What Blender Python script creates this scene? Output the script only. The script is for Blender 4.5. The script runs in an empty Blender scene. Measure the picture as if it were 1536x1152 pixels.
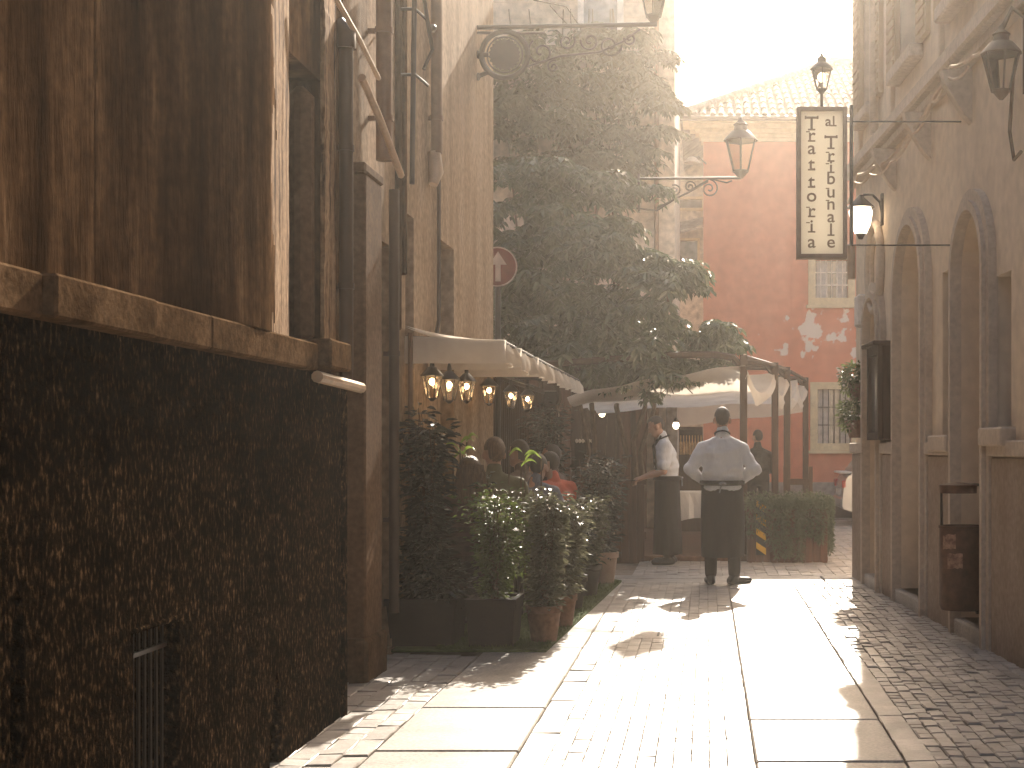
import bpy, bmesh, math, random
from mathutils import Vector, Matrix, geometry
random.seed(7)
R = math.radians
SC = bpy.context.scene
COL = SC.collection
F = 2133.33          # focal length in photo pixels
VX, VY, EYE = 1060, 670, 1.4
U = random.uniform

def P(px, py, Y):
    return Vector(((px-VX)/F*Y, Y, EYE+(VY-py)/F*Y))

# ------------------------------------------------------------------ materials
MATS = {}
def mat(name, cols, scale=4, stretch=(1, 1, 1), rough=.8, bump=.3, bscale=None, bdist=.02, spec=.3,
        detail=8, metal=0, transl=0, fine=0, sheen=0, stint=None, famt=.3, iso=False):
    if name in MATS: return MATS[name]
    m = bpy.data.materials.new(name); m.use_nodes = True
    nt = m.node_tree; N = nt.nodes; L = nt.links
    b = N['Principled BSDF']; out = N['Material Output']
    tc = N.new('ShaderNodeTexCoord'); mp = N.new('ShaderNodeMapping')
    mp.inputs['Scale'].default_value = stretch
    L.new(tc.outputs['Object'], mp.inputs['Vector'])
    nz = N.new('ShaderNodeTexNoise'); nz.inputs['Scale'].default_value = scale
    nz.inputs['Detail'].default_value = detail; nz.inputs['Roughness'].default_value = .62
    L.new(mp.outputs[0], nz.inputs['Vector'])
    rp = N.new('ShaderNodeValToRGB'); e = rp.color_ramp.elements
    pos = [p for p, _ in cols]
    e[0].position = pos[0]; e[0].color = (*cols[0][1], 1)
    e[1].position = pos[-1]; e[1].color = (*cols[-1][1], 1)
    for p, c in cols[1:-1]:
        q = e.new(p); q.color = (*c, 1)
    L.new(nz.outputs['Fac'], rp.inputs[0])
    col = rp.outputs[0]
    if fine:
        n2 = N.new('ShaderNodeTexNoise'); n2.inputs['Scale'].default_value = fine
        n2.inputs['Detail'].default_value = 4
        L.new(tc.outputs['Object'], n2.inputs['Vector'])
        mr = N.new('ShaderNodeMapRange'); mr.inputs[1].default_value = .3; mr.inputs[2].default_value = .7
        mr.inputs[3].default_value = 1-famt*1.1; mr.inputs[4].default_value = 1+famt*.8
        L.new(n2.outputs['Fac'], mr.inputs[0])
        mx = N.new('ShaderNodeMix'); mx.data_type = 'RGBA'; mx.blend_type = 'MULTIPLY'
        mx.inputs[0].default_value = 1
        L.new(col, mx.inputs[6]); L.new(mr.outputs[0], mx.inputs[7]); col = mx.outputs[2]
    L.new(col, b.inputs['Base Color'])
    b.inputs['Roughness'].default_value = rough
    b.inputs['Metallic'].default_value = metal
    b.inputs['Specular IOR Level'].default_value = spec
    if stint: b.inputs['Specular Tint'].default_value = (*stint, 1)
    if sheen: b.inputs['Sheen Weight'].default_value = sheen
    if bump:
        nb = N.new('ShaderNodeTexNoise'); nb.inputs['Scale'].default_value = bscale or scale*4
        nb.inputs['Detail'].default_value = 8; nb.inputs['Roughness'].default_value = .65
        L.new(tc.outputs['Object'] if iso else mp.outputs[0], nb.inputs['Vector'])
        bp = N.new('ShaderNodeBump'); bp.inputs['Strength'].default_value = bump
        bp.inputs['Distance'].default_value = bdist
        L.new(nb.outputs['Fac'], bp.inputs['Height']); L.new(bp.outputs[0], b.inputs['Normal'])
    if transl:
        t = N.new('ShaderNodeBsdfTranslucent'); L.new(col, t.inputs['Color'])
        ms = N.new('ShaderNodeMixShader'); ms.inputs[0].default_value = transl
        L.new(b.outputs[0], ms.inputs[1]); L.new(t.outputs[0], ms.inputs[2])
        L.new(ms.outputs[0], out.inputs['Surface'])
    MATS[name] = m
    return m

def flat(name, c, rough=.6, spec=.3, metal=0, var=.25, scale=9, bump=.08, **k):
    lo = tuple(x*(1-var) for x in c); hi = tuple(min(1, x*(1+var)) for x in c)
    return mat(name, [(.3, lo), (.7, hi)], scale=scale, rough=rough, spec=spec, metal=metal, bump=bump, bdist=.005, **k)

def emit(name, c, s):
    m = bpy.data.materials.new(name); m.use_nodes = True
    b = m.node_tree.nodes['Principled BSDF']
    b.inputs['Base Color'].default_value = (*c, 1)
    b.inputs['Emission Color'].default_value = (*c, 1); b.inputs['Emission Strength'].default_value = s
    return m

def glass(name, tint=(.9, .85, .75), rough=.12, alpha=.75):
    m = bpy.data.materials.new(name); m.use_nodes = True
    nt = m.node_tree; N = nt.nodes; L = nt.links
    t = N.new('ShaderNodeBsdfTransparent'); t.inputs[0].default_value = (*tint, 1)
    g = N.new('ShaderNodeBsdfGlossy'); g.inputs['Roughness'].default_value = rough
    fr = N.new('ShaderNodeFresnel'); fr.inputs[0].default_value = 1.5
    mx = N.new('ShaderNodeMixShader')
    ad = N.new('ShaderNodeMath'); ad.operation = 'ADD'; ad.inputs[1].default_value = 1-alpha-.2 if alpha < .8 else .02
    L.new(fr.outputs[0], ad.inputs[0]); L.new(ad.outputs[0], mx.inputs[0])
    L.new(t.outputs[0], mx.inputs[1]); L.new(g.outputs[0], mx.inputs[2])
    L.new(mx.outputs[0], N['Material Output'].inputs['Surface'])
    return m

M = {}
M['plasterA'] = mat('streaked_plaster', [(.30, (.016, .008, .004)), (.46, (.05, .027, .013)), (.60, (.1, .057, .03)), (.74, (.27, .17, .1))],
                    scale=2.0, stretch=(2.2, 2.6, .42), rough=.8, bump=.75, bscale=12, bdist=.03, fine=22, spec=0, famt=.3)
M['plasterLit'] = mat('sunlit_cracked_plaster', [(.38, (.05, .026, .013)), (.47, (.3, .19, .11)), (.7, (.46, .32, .2))], scale=4, stretch=(2.2, 4, .4), rough=.85, bump=.7, bscale=14, bdist=.02, fine=30, spec=.05)  # paler cracked copy of the wall plaster, with the sunlight in its colour
M['stucco'] = mat('dark_glinting_stucco', [(.40, (.006, .0034, .0018)), (.52, (.018, .0105, .0053)), (.61, (.1, .058, .029)), (.76, (.36, .23, .13))],
                  scale=52, stretch=(1, 1, .5), rough=.9, bump=1, bscale=46, bdist=.07, spec=0, fine=7, famt=.75, iso=True)  # pale specks paint the sun's glints into the stucco colour
M['stoneA'] = mat('weathered_ledge_stone', [(.3, (.06, .035, .018)), (.7, (.18, .112, .064))], scale=6, rough=.85, bump=.6, fine=40, spec=0)
M['plasterB'] = mat('beige_streaked_plaster', [(.3, (.22, .145, .09)), (.5, (.36, .255, .165)), (.72, (.44, .325, .225))],
                    scale=1.6, stretch=(2, 2, .4), rough=.9, bump=.4, bscale=10, fine=18, spec=.05)
M['pier'] = mat('brown_pier_stone', [(.3, (.11, .066, .038)), (.7, (.18, .11, .065))], scale=3, rough=.9, bump=.3, fine=30, spec=.03)
M['plasterR'] = mat('tan_plaster', [(.3, (.6, .47, .34)), (.55, (.66, .535, .4)), (.75, (.7, .58, .45))],
                    scale=.9, stretch=(1, 1, .6), rough=.9, bump=.2, bscale=14, fine=9, famt=.1)
M['plinth'] = mat('grey_brown_plinth_stone', [(.3, (.26, .19, .14)), (.7, (.36, .275, .21))], scale=2.4, stretch=(1, 1, .6), rough=.75, bump=.35, fine=22, famt=.18)
M['mould'] = mat('moulding_stone', [(.3, (.46, .365, .28)), (.7, (.54, .445, .35))], scale=3, rough=.8, bump=.15, fine=24, famt=.12)
M['ivywall'] = mat('pale_house_render', [(.3, (.42, .34, .26)), (.7, (.6, .5, .41))], scale=1.5, rough=.9, bump=.3, fine=8)
M['beige'] = mat('cream_trim', [(.3, (.5, .4, .25)), (.7, (.66, .54, .36))], scale=3, rough=.8, bump=.1, fine=14, famt=.1)
M['farwall'] = mat('far_house_render', [(.3, (.5, .42, .33)), (.7, (.62, .54, .44))], scale=1.2, rough=.9, bump=.2, fine=8)
M['tile'] = mat('clay_roof_tile', [(.3, (.16, .13, .105)), (.5, (.27, .22, .18)), (.72, (.38, .32, .27))], scale=3.5, rough=.85, bump=.3, fine=12)
M['greyplinth'] = mat('grey_plinth_render', [(.3, (.26, .21, .18)), (.7, (.36, .3, .26))], scale=2, rough=.9, bump=.2, fine=10)
M['ground'] = mat('paving_joint_earth', [(.3, (.2, .155, .115)), (.7, (.34, .28, .22))], scale=9, rough=.9, bump=.5)
M['sett'] = mat('granite_setts', [(.3, (.3, .255, .21)), (.55, (.42, .37, .32)), (.75, (.52, .47, .41))], scale=7, rough=.4, bump=.35, bscale=40, bdist=.01, spec=.6, fine=3.1)
M['slab'] = mat('granite_slab', [(.28, (.24, .205, .17)), (.5, (.39, .345, .295)), (.72, (.5, .45, .39))], scale=2.3, rough=.42, bump=.22, bscale=45, bdist=.008, spec=.5, fine=60)
M['turf'] = mat('green_turf', [(.3, (.05, .085, .018)), (.7, (.12, .17, .04))], scale=14, rough=.95, bump=1, bscale=160, bdist=.02)
M['iron'] = flat('dark_wrought_iron', (.035, .026, .02), rough=.5, spec=.5)
M['copper'] = flat('brown_metal_pipe', (.19, .105, .06), rough=.42, spec=.5, metal=.3)
M['signframe'] = flat('brown_sign_frame', (.26, .19, .14), rough=.6)
M['rust'] = flat('brown_rusted_iron', (.14, .09, .055), rough=.6)
M['darkpipe'] = flat('dark_metal_pipe', (.07, .042, .026), rough=.45, spec=.5)
M['palepipe'] = flat('pale_painted_pipe', (.5, .36, .24), rough=.35, spec=.6)
M['wood'] = mat('dark_brown_wood', [(.3, (.03, .016, .009)), (.7, (.075, .042, .024))], scale=4, stretch=(6, 6, .6), rough=.6, bump=.3)
M['woodfence'] = mat('red_brown_fence_wood', [(.3, (.06, .026, .014)), (.7, (.14, .062, .034))], scale=4, stretch=(5, 5, .5), rough=.65, bump=.3)
M['dark'] = flat('dark_interior', (.022, .015, .011), rough=.9)
M['doorwood'] = mat('tan_painted_door', [(.3, (.4, .29, .18)), (.7, (.5, .37, .24))], scale=3, stretch=(3, 3, .5), rough=.7, bump=.15)
M['canvas'] = mat('cream_canvas', [(.3, (.68, .6, .51)), (.7, (.82, .75, .66))], scale=3, rough=.9, bump=.25, bscale=5, bdist=.03, transl=.55)
M['wintglass'] = flat('window_glass', (.16, .15, .14), rough=.12, spec=.8, var=.6, scale=4)
M['curtain'] = flat('pale_curtain', (.45, .42, .4), rough=.8)
M['terracotta'] = mat('terracotta', [(.3, (.12, .06, .036)), (.7, (.2, .105, .065))], scale=6, rough=.8, bump=.2, fine=30)
M['paleterracotta'] = mat('pale_terracotta', [(.3, (.42, .27, .19)), (.7, (.55, .38, .28))], scale=6, rough=.8, bump=.2)
M['darkpot'] = mat('dark_planter', [(.3, (.012, .008, .0055)), (.7, (.03, .02, .014))], scale=5, rough=.7, bump=.2)
M['soil'] = flat('soil', (.04, .028, .02), rough=1)
M['stem'] = mat('bark', [(.3, (.06, .04, .025)), (.7, (.15, .1, .065))], scale=12, rough=.9, bump=.5)
M['leafdark'] = mat('dark_glossy_leaf', [(.3, (.008, .011, .005)), (.7, (.026, .03, .013))], scale=3, rough=.3, bump=0, spec=.6, transl=.12)
M['leafbox'] = mat('small_green_leaf', [(.3, (.05, .075, .015)), (.7, (.14, .18, .045))], scale=4, rough=.4, bump=0, spec=.5, transl=.4)
M['leaflight'] = mat('pale_green_leaf', [(.3, (.06, .065, .032)), (.7, (.17, .165, .095))], scale=4, rough=.32, bump=0, spec=.7, transl=.3)
M['leafbright'] = mat('yellow_green_leaf', [(.3, (.14, .22, .03)), (.7, (.3, .4, .07))], scale=7, rough=.35, bump=0, spec=.5, transl=.5)
M['ivy1'] = mat('shaded_climber_leaf', [(.3, (.045, .045, .02)), (.7, (.12, .11, .05))], scale=1.4, rough=.5, bump=0, spec=.4, transl=.3)
M['ivy2'] = mat('climber_leaf', [(.3, (.035, .048, .02)), (.5, (.085, .105, .05)), (.7, (.2, .225, .125))], scale=2.2, rough=.28, bump=0, spec=.8, transl=.25)
M['hedge'] = mat('grey_green_trailing_leaf', [(.3, (.07, .085, .045)), (.7, (.17, .19, .11))], scale=3, rough=.6, bump=0, transl=.35)
M['skin'] = flat('skin', (.42, .235, .16), rough=.5, spec=.4, var=.1)
M['shirt'] = mat('white_shirt_cloth', [(.3, (.76, .76, .77)), (.7, (.83, .83, .84))], scale=3, stretch=(5, 5, 1.2), rough=.8, bump=.9, bscale=3.2, bdist=.03, transl=.22, sheen=.3)
M['black'] = mat('black_cloth', [(.3, (.013, .01, .009)), (.7, (.026, .02, .017))], scale=4, stretch=(4, 4, .6), rough=.8, bump=.5, bscale=5, bdist=.02)
M['shoe'] = flat('black_leather', (.012, .01, .009), rough=.35, spec=.5)
M['hairdark'] = mat('dark_hair', [(.3, (.02, .012, .008)), (.7, (.05, .03, .02))], scale=30, stretch=(3, 3, .4), rough=.5, bump=.6, bdist=.01)
M['hairbrown'] = mat('brown_hair', [(.3, (.09, .045, .02)), (.7, (.24, .13, .06))], scale=24, stretch=(3, 3, .3), rough=.4, bump=.8, bdist=.015, spec=.6, transl=.3)
M['hairgrey'] = mat('grey_hair', [(.3, (.03, .019, .012)), (.7, (.075, .05, .034))], scale=60, rough=.6, bump=.6, bdist=.01, spec=.3)
M['coral'] = flat('coral_cloth', (.62, .13, .07), rough=.85, var=.15)
M['greyblue'] = mat('grey_blue_stripe_cloth', [(.35, (.12, .12, .14)), (.65, (.2, .2, .23))], scale=30, stretch=(1, .1, .1), rough=.85, bump=.2)
M['olive'] = flat('olive_cloth', (.12, .11, .06), rough=.85)
M['brownc'] = flat('brown_cloth', (.1, .06, .045), rough=.85)
M['whitec'] = flat('white_table_linen', (.7, .66, .6), rough=.85, var=.05)
M['signpanel'] = mat('cream_sign_panel', [(.3, (.74, .69, .59)), (.7, (.8, .76, .68))], scale=2, rough=.5, bump=.05, transl=.5)
M['signink'] = flat('brown_sign_lettering', (.25, .19, .145), rough=.6)
M['bin'] = mat('rusty_brown_bin_metal', [(.3, (.06, .026, .014)), (.7, (.12, .055, .03))], scale=5, rough=.5, bump=.2, fine=20)
M['sticker'] = mat('torn_paper', [(.35, (.42, .25, .18)), (.6, (.16, .08, .05))], scale=26, rough=.8, bump=.1)
M['signred'] = flat('faded_red_sign_paint', (.24, .075, .06), rough=.5)
M['signwhite'] = flat('off_white_sign_paint', (.62, .5, .44), rough=.5)
M['whitebox'] = flat('white_enamel', (.66, .6, .54), rough=.4)
M['yellow'] = flat('yellow_paint', (.6, .34, .03), rough=.5)
M['blackp'] = flat('black_paint', (.02, .017, .014), rough=.5)
M['carpaint'] = flat('silver_car_paint', (.5, .5, .5), rough=.25, metal=.6, spec=.6, var=.03, bump=0)
M['rubber'] = flat('black_rubber', (.02, .02, .02), rough=.8)
M['chrome'] = flat('alloy', (.5, .5, .5), rough=.3, metal=.9)
M['tail'] = flat('red_lamp_lens', (.4, .03, .02), rough=.2, spec=.6)
M['flower'] = flat('white_petals', (.75, .68, .6), rough=.8)
M['bulb'] = emit('warm_lamp_bulb', (1, .72, .42), 14)
M['bulbw'] = emit('lit_white_lamp', (1, .82, .6), 1.8)
M['lampglass'] = glass('lamp_glass', (.95, .8, .62))
M['clearglass'] = glass('clear_lamp_glass', (.93, .9, .85))
M['shelfglow'] = flat('amber_shelf', (.5, .3, .14), rough=.6, var=.5, scale=14)

def red_wall_material():
    m = mat('red_render', [(.3, (.53, .19, .115)), (.55, (.58, .225, .14)), (.75, (.63, .28, .185))], scale=.6, stretch=(1, 1, .5), rough=.9, bump=.15, bscale=16, fine=5, famt=.1)
    nt = m.node_tree; N = nt.nodes; L = nt.links; b = N['Principled BSDF']
    src = b.inputs['Base Color'].links[0].from_socket
    tc = N.new('ShaderNodeTexCoord'); sx = N.new('ShaderNodeSeparateXYZ'); L.new(tc.outputs['Object'], sx.inputs[0])
    nz = N.new('ShaderNodeTexNoise'); nz.inputs['Scale'].default_value = 2.6; nz.inputs['Detail'].default_value = 6
    L.new(tc.outputs['Object'], nz.inputs['Vector'])
    # peeling concentrated in a band of the wall between the two windows
    d = N.new('ShaderNodeMath'); d.operation = 'SUBTRACT'; d.inputs[1].default_value = 3.6; L.new(sx.outputs['Z'], d.inputs[0])
    a = N.new('ShaderNodeMath'); a.operation = 'ABSOLUTE'; L.new(d.outputs[0], a.inputs[0])
    mr = N.new('ShaderNodeMapRange'); mr.inputs[1].default_value = .05; mr.inputs[2].default_value = 1.3
    mr.inputs[3].default_value = .10; mr.inputs[4].default_value = -.12; L.new(a.outputs[0], mr.inputs[0])
    xr = N.new('ShaderNodeMapRange'); xr.inputs[1].default_value = -2.6; xr.inputs[2].default_value = -.6
    xr.inputs[3].default_value = -.1; xr.inputs[4].default_value = .03; L.new(sx.outputs['X'], xr.inputs[0])
    s1 = N.new('ShaderNodeMath'); s1.operation = 'ADD'; L.new(nz.outputs['Fac'], s1.inputs[0]); L.new(mr.outputs[0], s1.inputs[1])
    s2 = N.new('ShaderNodeMath'); s2.operation = 'ADD'; L.new(s1.outputs[0], s2.inputs[0]); L.new(xr.outputs[0], s2.inputs[1])
    th = N.new('ShaderNodeMapRange'); th.inputs[1].default_value = .62; th.inputs[2].default_value = .645; L.new(s2.outputs[0], th.inputs[0])
    mx = N.new('ShaderNodeMix'); mx.data_type = 'RGBA'; mx.inputs[7].default_value = (.66, .56, .5, 1)
    L.new(th.outputs[0], mx.inputs[0]); L.new(src, mx.inputs[6]); L.new(mx.outputs[2], b.inputs['Base Color'])
    return m
M['red'] = red_wall_material()

# ------------------------------------------------------------------ mesh builder
def root_loc(o):
    while o.parent: o = o.parent
    return o.location

class MB:
    def __init__(s): s.v = []; s.f = []
    def add(s, vs, fs):
        n = len(s.v); s.v += [tuple(v) for v in vs]; s.f += [tuple(i+n for i in f) for f in fs]
    def box(s, a, b, T=None, bev=0):
        x0, y0, z0 = (min(a[i], b[i]) for i in range(3)); x1, y1, z1 = (max(a[i], b[i]) for i in range(3))
        if bev:
            c = min(bev, (x1-x0)*.45, (y1-y0)*.45, (z1-z0)*.45); bm = bmesh.new()
            bmesh.ops.create_cube(bm, size=1, matrix=Matrix.Translation(((x0+x1)/2, (y0+y1)/2, (z0+z1)/2)) @ Matrix.Diagonal((x1-x0, y1-y0, z1-z0, 1)))
            bmesh.ops.bevel(bm, geom=bm.edges[:], offset=c, segments=1, affect='EDGES')
            bm.verts.index_update()
            vs = [v.co.copy() for v in bm.verts]; fs = [[v.index for v in f.verts] for f in bm.faces]; bm.free()
        else:
            vs = [Vector(p) for p in ((x0, y0, z0), (x1, y0, z0), (x1, y1, z0), (x0, y1, z0), (x0, y0, z1), (x1, y0, z1), (x1, y1, z1), (x0, y1, z1))]
            fs = [(0, 3, 2, 1), (4, 5, 6, 7), (0, 1, 5, 4), (1, 2, 6, 5), (2, 3, 7, 6), (3, 0, 4, 7)]
        if T: vs = [T(*v) for v in vs]
        s.add(vs, fs); return s
    def tube(s, pts, r, n=8, caps=True):
        pts = [Vector(p) for p in pts]; m = len(pts)
        rs = r if isinstance(r, (list, tuple)) else [r]*m
        vs = []; prev = None
        for i, p in enumerate(pts):
            t = (pts[min(i+1, m-1)]-pts[max(i-1, 0)])
            t = t.normalized() if t.length > 1e-9 else Vector((0, 0, 1))
            if prev is None:
                a = Vector((0, 0, 1)) if abs(t.z) < .9 else Vector((1, 0, 0))
            else: a = prev
            u = (a - t*a.dot(t))
            u = u.normalized() if u.length > 1e-6 else t.orthogonal().normalized()
            prev = u; w = t.cross(u)
            for k in range(n):
                q = 2*math.pi*k/n
                vs.append(p + (u*math.cos(q)+w*math.sin(q))*rs[i])
        fs = [(i*n+k, i*n+(k+1) % n, (i+1)*n+(k+1) % n, (i+1)*n+k) for i in range(m-1) for k in range(n)]
        if caps: fs += [tuple(range(n-1, -1, -1)), tuple((m-1)*n+k for k in range(n))]
        s.add(vs, fs); return s
    def lathe(s, prof, c, n=16, sx=1, sy=1, rot=0):
        vs = []; c = Vector(c)
        for r, z in prof:
            for k in range(n):
                q = 2*math.pi*k/n+rot; vs.append(c+Vector((r*math.cos(q)*sx, r*math.sin(q)*sy, z)))
        m = len(prof)
        fs = [(i*n+k, i*n+(k+1) % n, (i+1)*n+(k+1) % n, (i+1)*n+k) for i in range(m-1) for k in range(n)]
        fs += [tuple(range(n-1, -1, -1)), tuple((m-1)*n+k for k in range(n))]
        s.add(vs, fs); return s
    def poly(s, outer, holes, T, w0, w1):
        """extruded polygon with holes; outer/holes are lists of (u,v); T maps (u,v,w)"""
        loops = [outer]+list(holes)
        tris = geometry.tessellate_polygon([[Vector((u, v, 0)) for u, v in l] for l in loops])
        flatp = [p for l in loops for p in l]; n = len(flatp)
        vs = [T(u, v, w0) for u, v in flatp]+[T(u, v, w1) for u, v in flatp]
        fs = [tuple(t) for t in tris]+[tuple(i+n for i in reversed(t)) for t in tris]
        k = 0
        for l in loops:
            m = len(l)
            for i in range(m):
                a, b = k+i, k+(i+1) % m; fs.append((a, b, b+n, a+n))
            k += m
        s.add(vs, fs); return s
    def ell(s, c, r, seg=14, rings=9):
        vs = []; c = Vector(c)
        for i in range(rings+1):
            th = math.pi*i/rings
            for k in range(seg):
                q = 2*math.pi*k/seg
                vs.append(c+Vector((r[0]*math.sin(th)*math.cos(q), r[1]*math.sin(th)*math.sin(q), r[2]*math.cos(th))))
        fs = [(i*seg+k, (i+1)*seg+k, (i+1)*seg+(k+1) % seg, i*seg+(k+1) % seg) for i in range(rings) for k in range(seg)]
        s.add(vs, fs); return s
    def leaf(s, p, d, nrm, L, W, fold=.2, curl=.15):
        d = d.normalized(); side = d.cross(nrm)
        if side.length < 1e-5: side = d.orthogonal()
        side.normalize(); n = side.cross(d)
        q1 = p+d*L*.32-n*L*.0; q2 = p+d*L*.68-n*L*curl*.4; tip = p+d*L-n*L*curl
        f = n*W*fold
        s.add([p, q1+side*W*.5+f, q2+side*W*.4+f, tip, q2-side*W*.4+f, q1-side*W*.5+f], [(0, 1, 2, 3), (0, 3, 4, 5)])
    def build(s, name, m, parent=None, smooth=False, kind=None):
        me = bpy.data.meshes.new(name)
        off = root_loc(parent) if parent else Vector((0, 0, 0))
        me.from_pydata([(x-off[0], y-off[1], z-off[2]) for x, y, z in s.v], [], s.f)
        bm = bmesh.new(); bm.from_mesh(me); bmesh.ops.remove_doubles(bm, verts=bm.verts, dist=1e-5) if smooth else None
        if len(bm.faces) < 20000: bmesh.ops.recalc_face_normals(bm, faces=bm.faces)
        bm.to_mesh(me); bm.free()
        me.materials.append(M[m] if isinstance(m, str) else m)
        if smooth:
            for p in me.polygons: p.use_smooth = True
            try: me.set_sharp_from_angle(angle=R(50))
            except Exception: pass
        o = bpy.data.objects.new(name, me); COL.objects.link(o)
        if parent: o.parent = parent
        if kind: o['kind'] = kind
        return o

def tag(o, label, cat, group=None, kind=None):
    o['label'] = label; o['category'] = cat
    if group: o['group'] = group
    if kind: o['kind'] = kind
    return o
def thing(name, loc, label, cat, group=None):
    o = bpy.data.objects.new(name, None); COL.objects.link(o); o.location = loc
    o.empty_display_size = .2
    return tag(o, label, cat, group)
def solo(mb, name, m, label, cat, group=None, smooth=False, origin=None):
    o = mb.build(name, m, None, smooth)
    if origin is not None:
        v = Vector(origin); o.data.transform(Matrix.Translation(-v)); o.location = v
    return tag(o, label, cat, group)
def dup(root, loc, label=None, rotz=None):
    r = root.copy(); COL.objects.link(r); r.location = loc
    if rotz is not None: r.rotation_euler.z = rotz
    if label: r['label'] = label
    def rec(src, dst):
        for ch in [o for o in COL.objects if o.parent == src]:
            c = ch.copy(); COL.objects.link(c); c.parent = dst; rec(ch, c)
    rec(root, r)
    return r

def rect(u0, v0, u1, v1): return [(u0, v0), (u1, v0), (u1, v1), (u0, v1)]
def arch(u0, u1, v0, vtop, n=14):
    r = (u1-u0)/2; c = (u0+u1)/2; vs = vtop-r*1.05
    return [(u0, v0), (u1, v0)]+[(c+r*math.cos(math.pi*i/n), vs+r*1.05*math.sin(math.pi*i/n)) for i in range(n+1)]

# ------------------------------------------------------------------ ground
def ground():
    MB().box((-19, -15, -.3), (19, 61, 0)).build('ground', 'ground', kind='structure')
    mb = MB()
    def stone(x0, y0, x1, y1, h, rough=1):
        i = .004+U(0, .003)*rough; j = lambda: U(-.004, .004)
        t = [(x0+i+j(), y0+i+j()), (x1-i+j(), y0+i+j()), (x1-i+j(), y1-i+j()), (x0+i+j(), y1-i+j())]
        tl = (U(-.004, .004)*rough, U(-.004, .004)*rough); cx, cy = (x0+x1)/2, (y0+y1)/2
        g = .002
        base = [(x0+g, y0+g, -.01), (x1-g, y0+g, -.01), (x1-g, y1-g, -.01), (x0+g, y1-g, -.01)]
        mid = [(x, y, h-.004*rough) for x, y, _ in base]
        top = [(x, y, h+(x-cx)*tl[0]*10+(y-cy)*tl[1]*10) for x, y in t]
        mb.add(base+mid+top, [(0, 1, 5, 4), (1, 2, 6, 5), (2, 3, 7, 6), (3, 0, 4, 7),
                              (4, 5, 9, 8), (5, 6, 10, 9), (6, 7, 11, 10), (7, 4, 8, 11), (8, 9, 10, 11)])
    def field(xa, xb, ya, yb, w, l, hh=.03, rough=1):
        n = max(1, round((xb-xa)/w)); ww = (xb-xa)/n
        for i in range(n):
            y = ya+U(-l, 0)
            while y < yb:
                ll = l*U(.75, 1.3); stone(xa+i*ww, y, xa+(i+1)*ww, y+ll, hh+U(-.004, .004)*rough, rough); y += ll
    field(-2.3, -1.5, 5.2, 9.3, .11, .16)
    field(-.84, -.70, 5.2, 14.4, .14, .22, .03, .6)
    field(-.70, .09, 5.2, 14.4, .078, .10, .03, .35)
    field(.09, .21, 5.2, 14.4, .12, .2, .03, .4)
    field(.87, 1.0, 5.2, 14.4, .13, .2)
    field(1.0, 2.6, 5.2, 14.4, .072, .092, .026, 1.5)
    field(-.8, 5.0, 15.15, 26.4, .12, .12)
    mb.build('cobblestones', 'sett', kind='structure')
    sl = MB()
    for xa, xb in ((-1.5, -.84), (.21, .87)):
        y = 4.9+U(0, .3)
        while y < 14.3:
            l = U(.8, 1.25); y1 = min(y+l, 14.38)
            z = .032+U(-.003, .003)
            sl.box((xa+.006, y+.007, -.01), (xb-.006, y1-.007, z), bev=.008); y = y1
    x = -1.0
    while x < 2.2:
        w = U(.7, 1.2)
        for ya, yb in ((14.4, 14.78), (14.78, 15.15)):
            sl.box((x+.006, ya+.006, -.01), (x+w-.006, yb-.006, .03+U(-.003, .003)), bev=.008)
        x += w
    sl.build('stone_slabs', 'slab', kind='structure')
    # granite kerb strip along the left pots
    k = MB(); y = 9.6
    tf = MB()
    tf.add([(-2.1, 9.47, .03), (-1.07, 9.47, .03), (-.86, 14.4, .03), (-2.1, 16.5, .03),
            (-2.1, 9.47, .048), (-1.07, 9.47, .048), (-.86, 14.4, .048), (-2.1, 16.5, .048)],
           [(0, 3, 2, 1), (4, 5, 6, 7), (0, 1, 5, 4), (1, 2, 6, 5), (2, 3, 7, 6), (3, 0, 4, 7)])
    for i in range(9000):
        v = U(0, 1)**1.4; y = 9.49+v*4.8; xr = -1.07+(y-9.47)*.0426; x = xr-U(0, .75)
        h = U(.012, .026); a = U(0, 6.28); c, s = math.cos(a)*.004, math.sin(a)*.004
        tf.add([(x-c, y-s, .047), (x+c, y+s, .047), (x+U(-.01, .01), y+U(-.01, .01), .048+h)], [(0, 1, 2)])
    solo(tf, 'artificial_turf', 'turf', 'strip of green artificial grass carpet laid under the row of plant pots', 'grass carpet', origin=(-1.5, 9.5, .03))
    # drain in the middle of the lane
    d = thing('drain_cover', (-.2, 10.4, .03), 'slotted stone drain cover set in the middle of the cobbled lane', 'drain')
    MB().box((-.52, 10.15, .0), (.1, 10.75, .034), bev=.006).build('slab', 'slab', d)
    g = MB()
    for i in range(9): g.box((-.36+i*.032, 10.26, .03), (-.343+i*.032, 10.5, .0365))
    g.build('slots', 'blackp', d)
ground()

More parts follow.
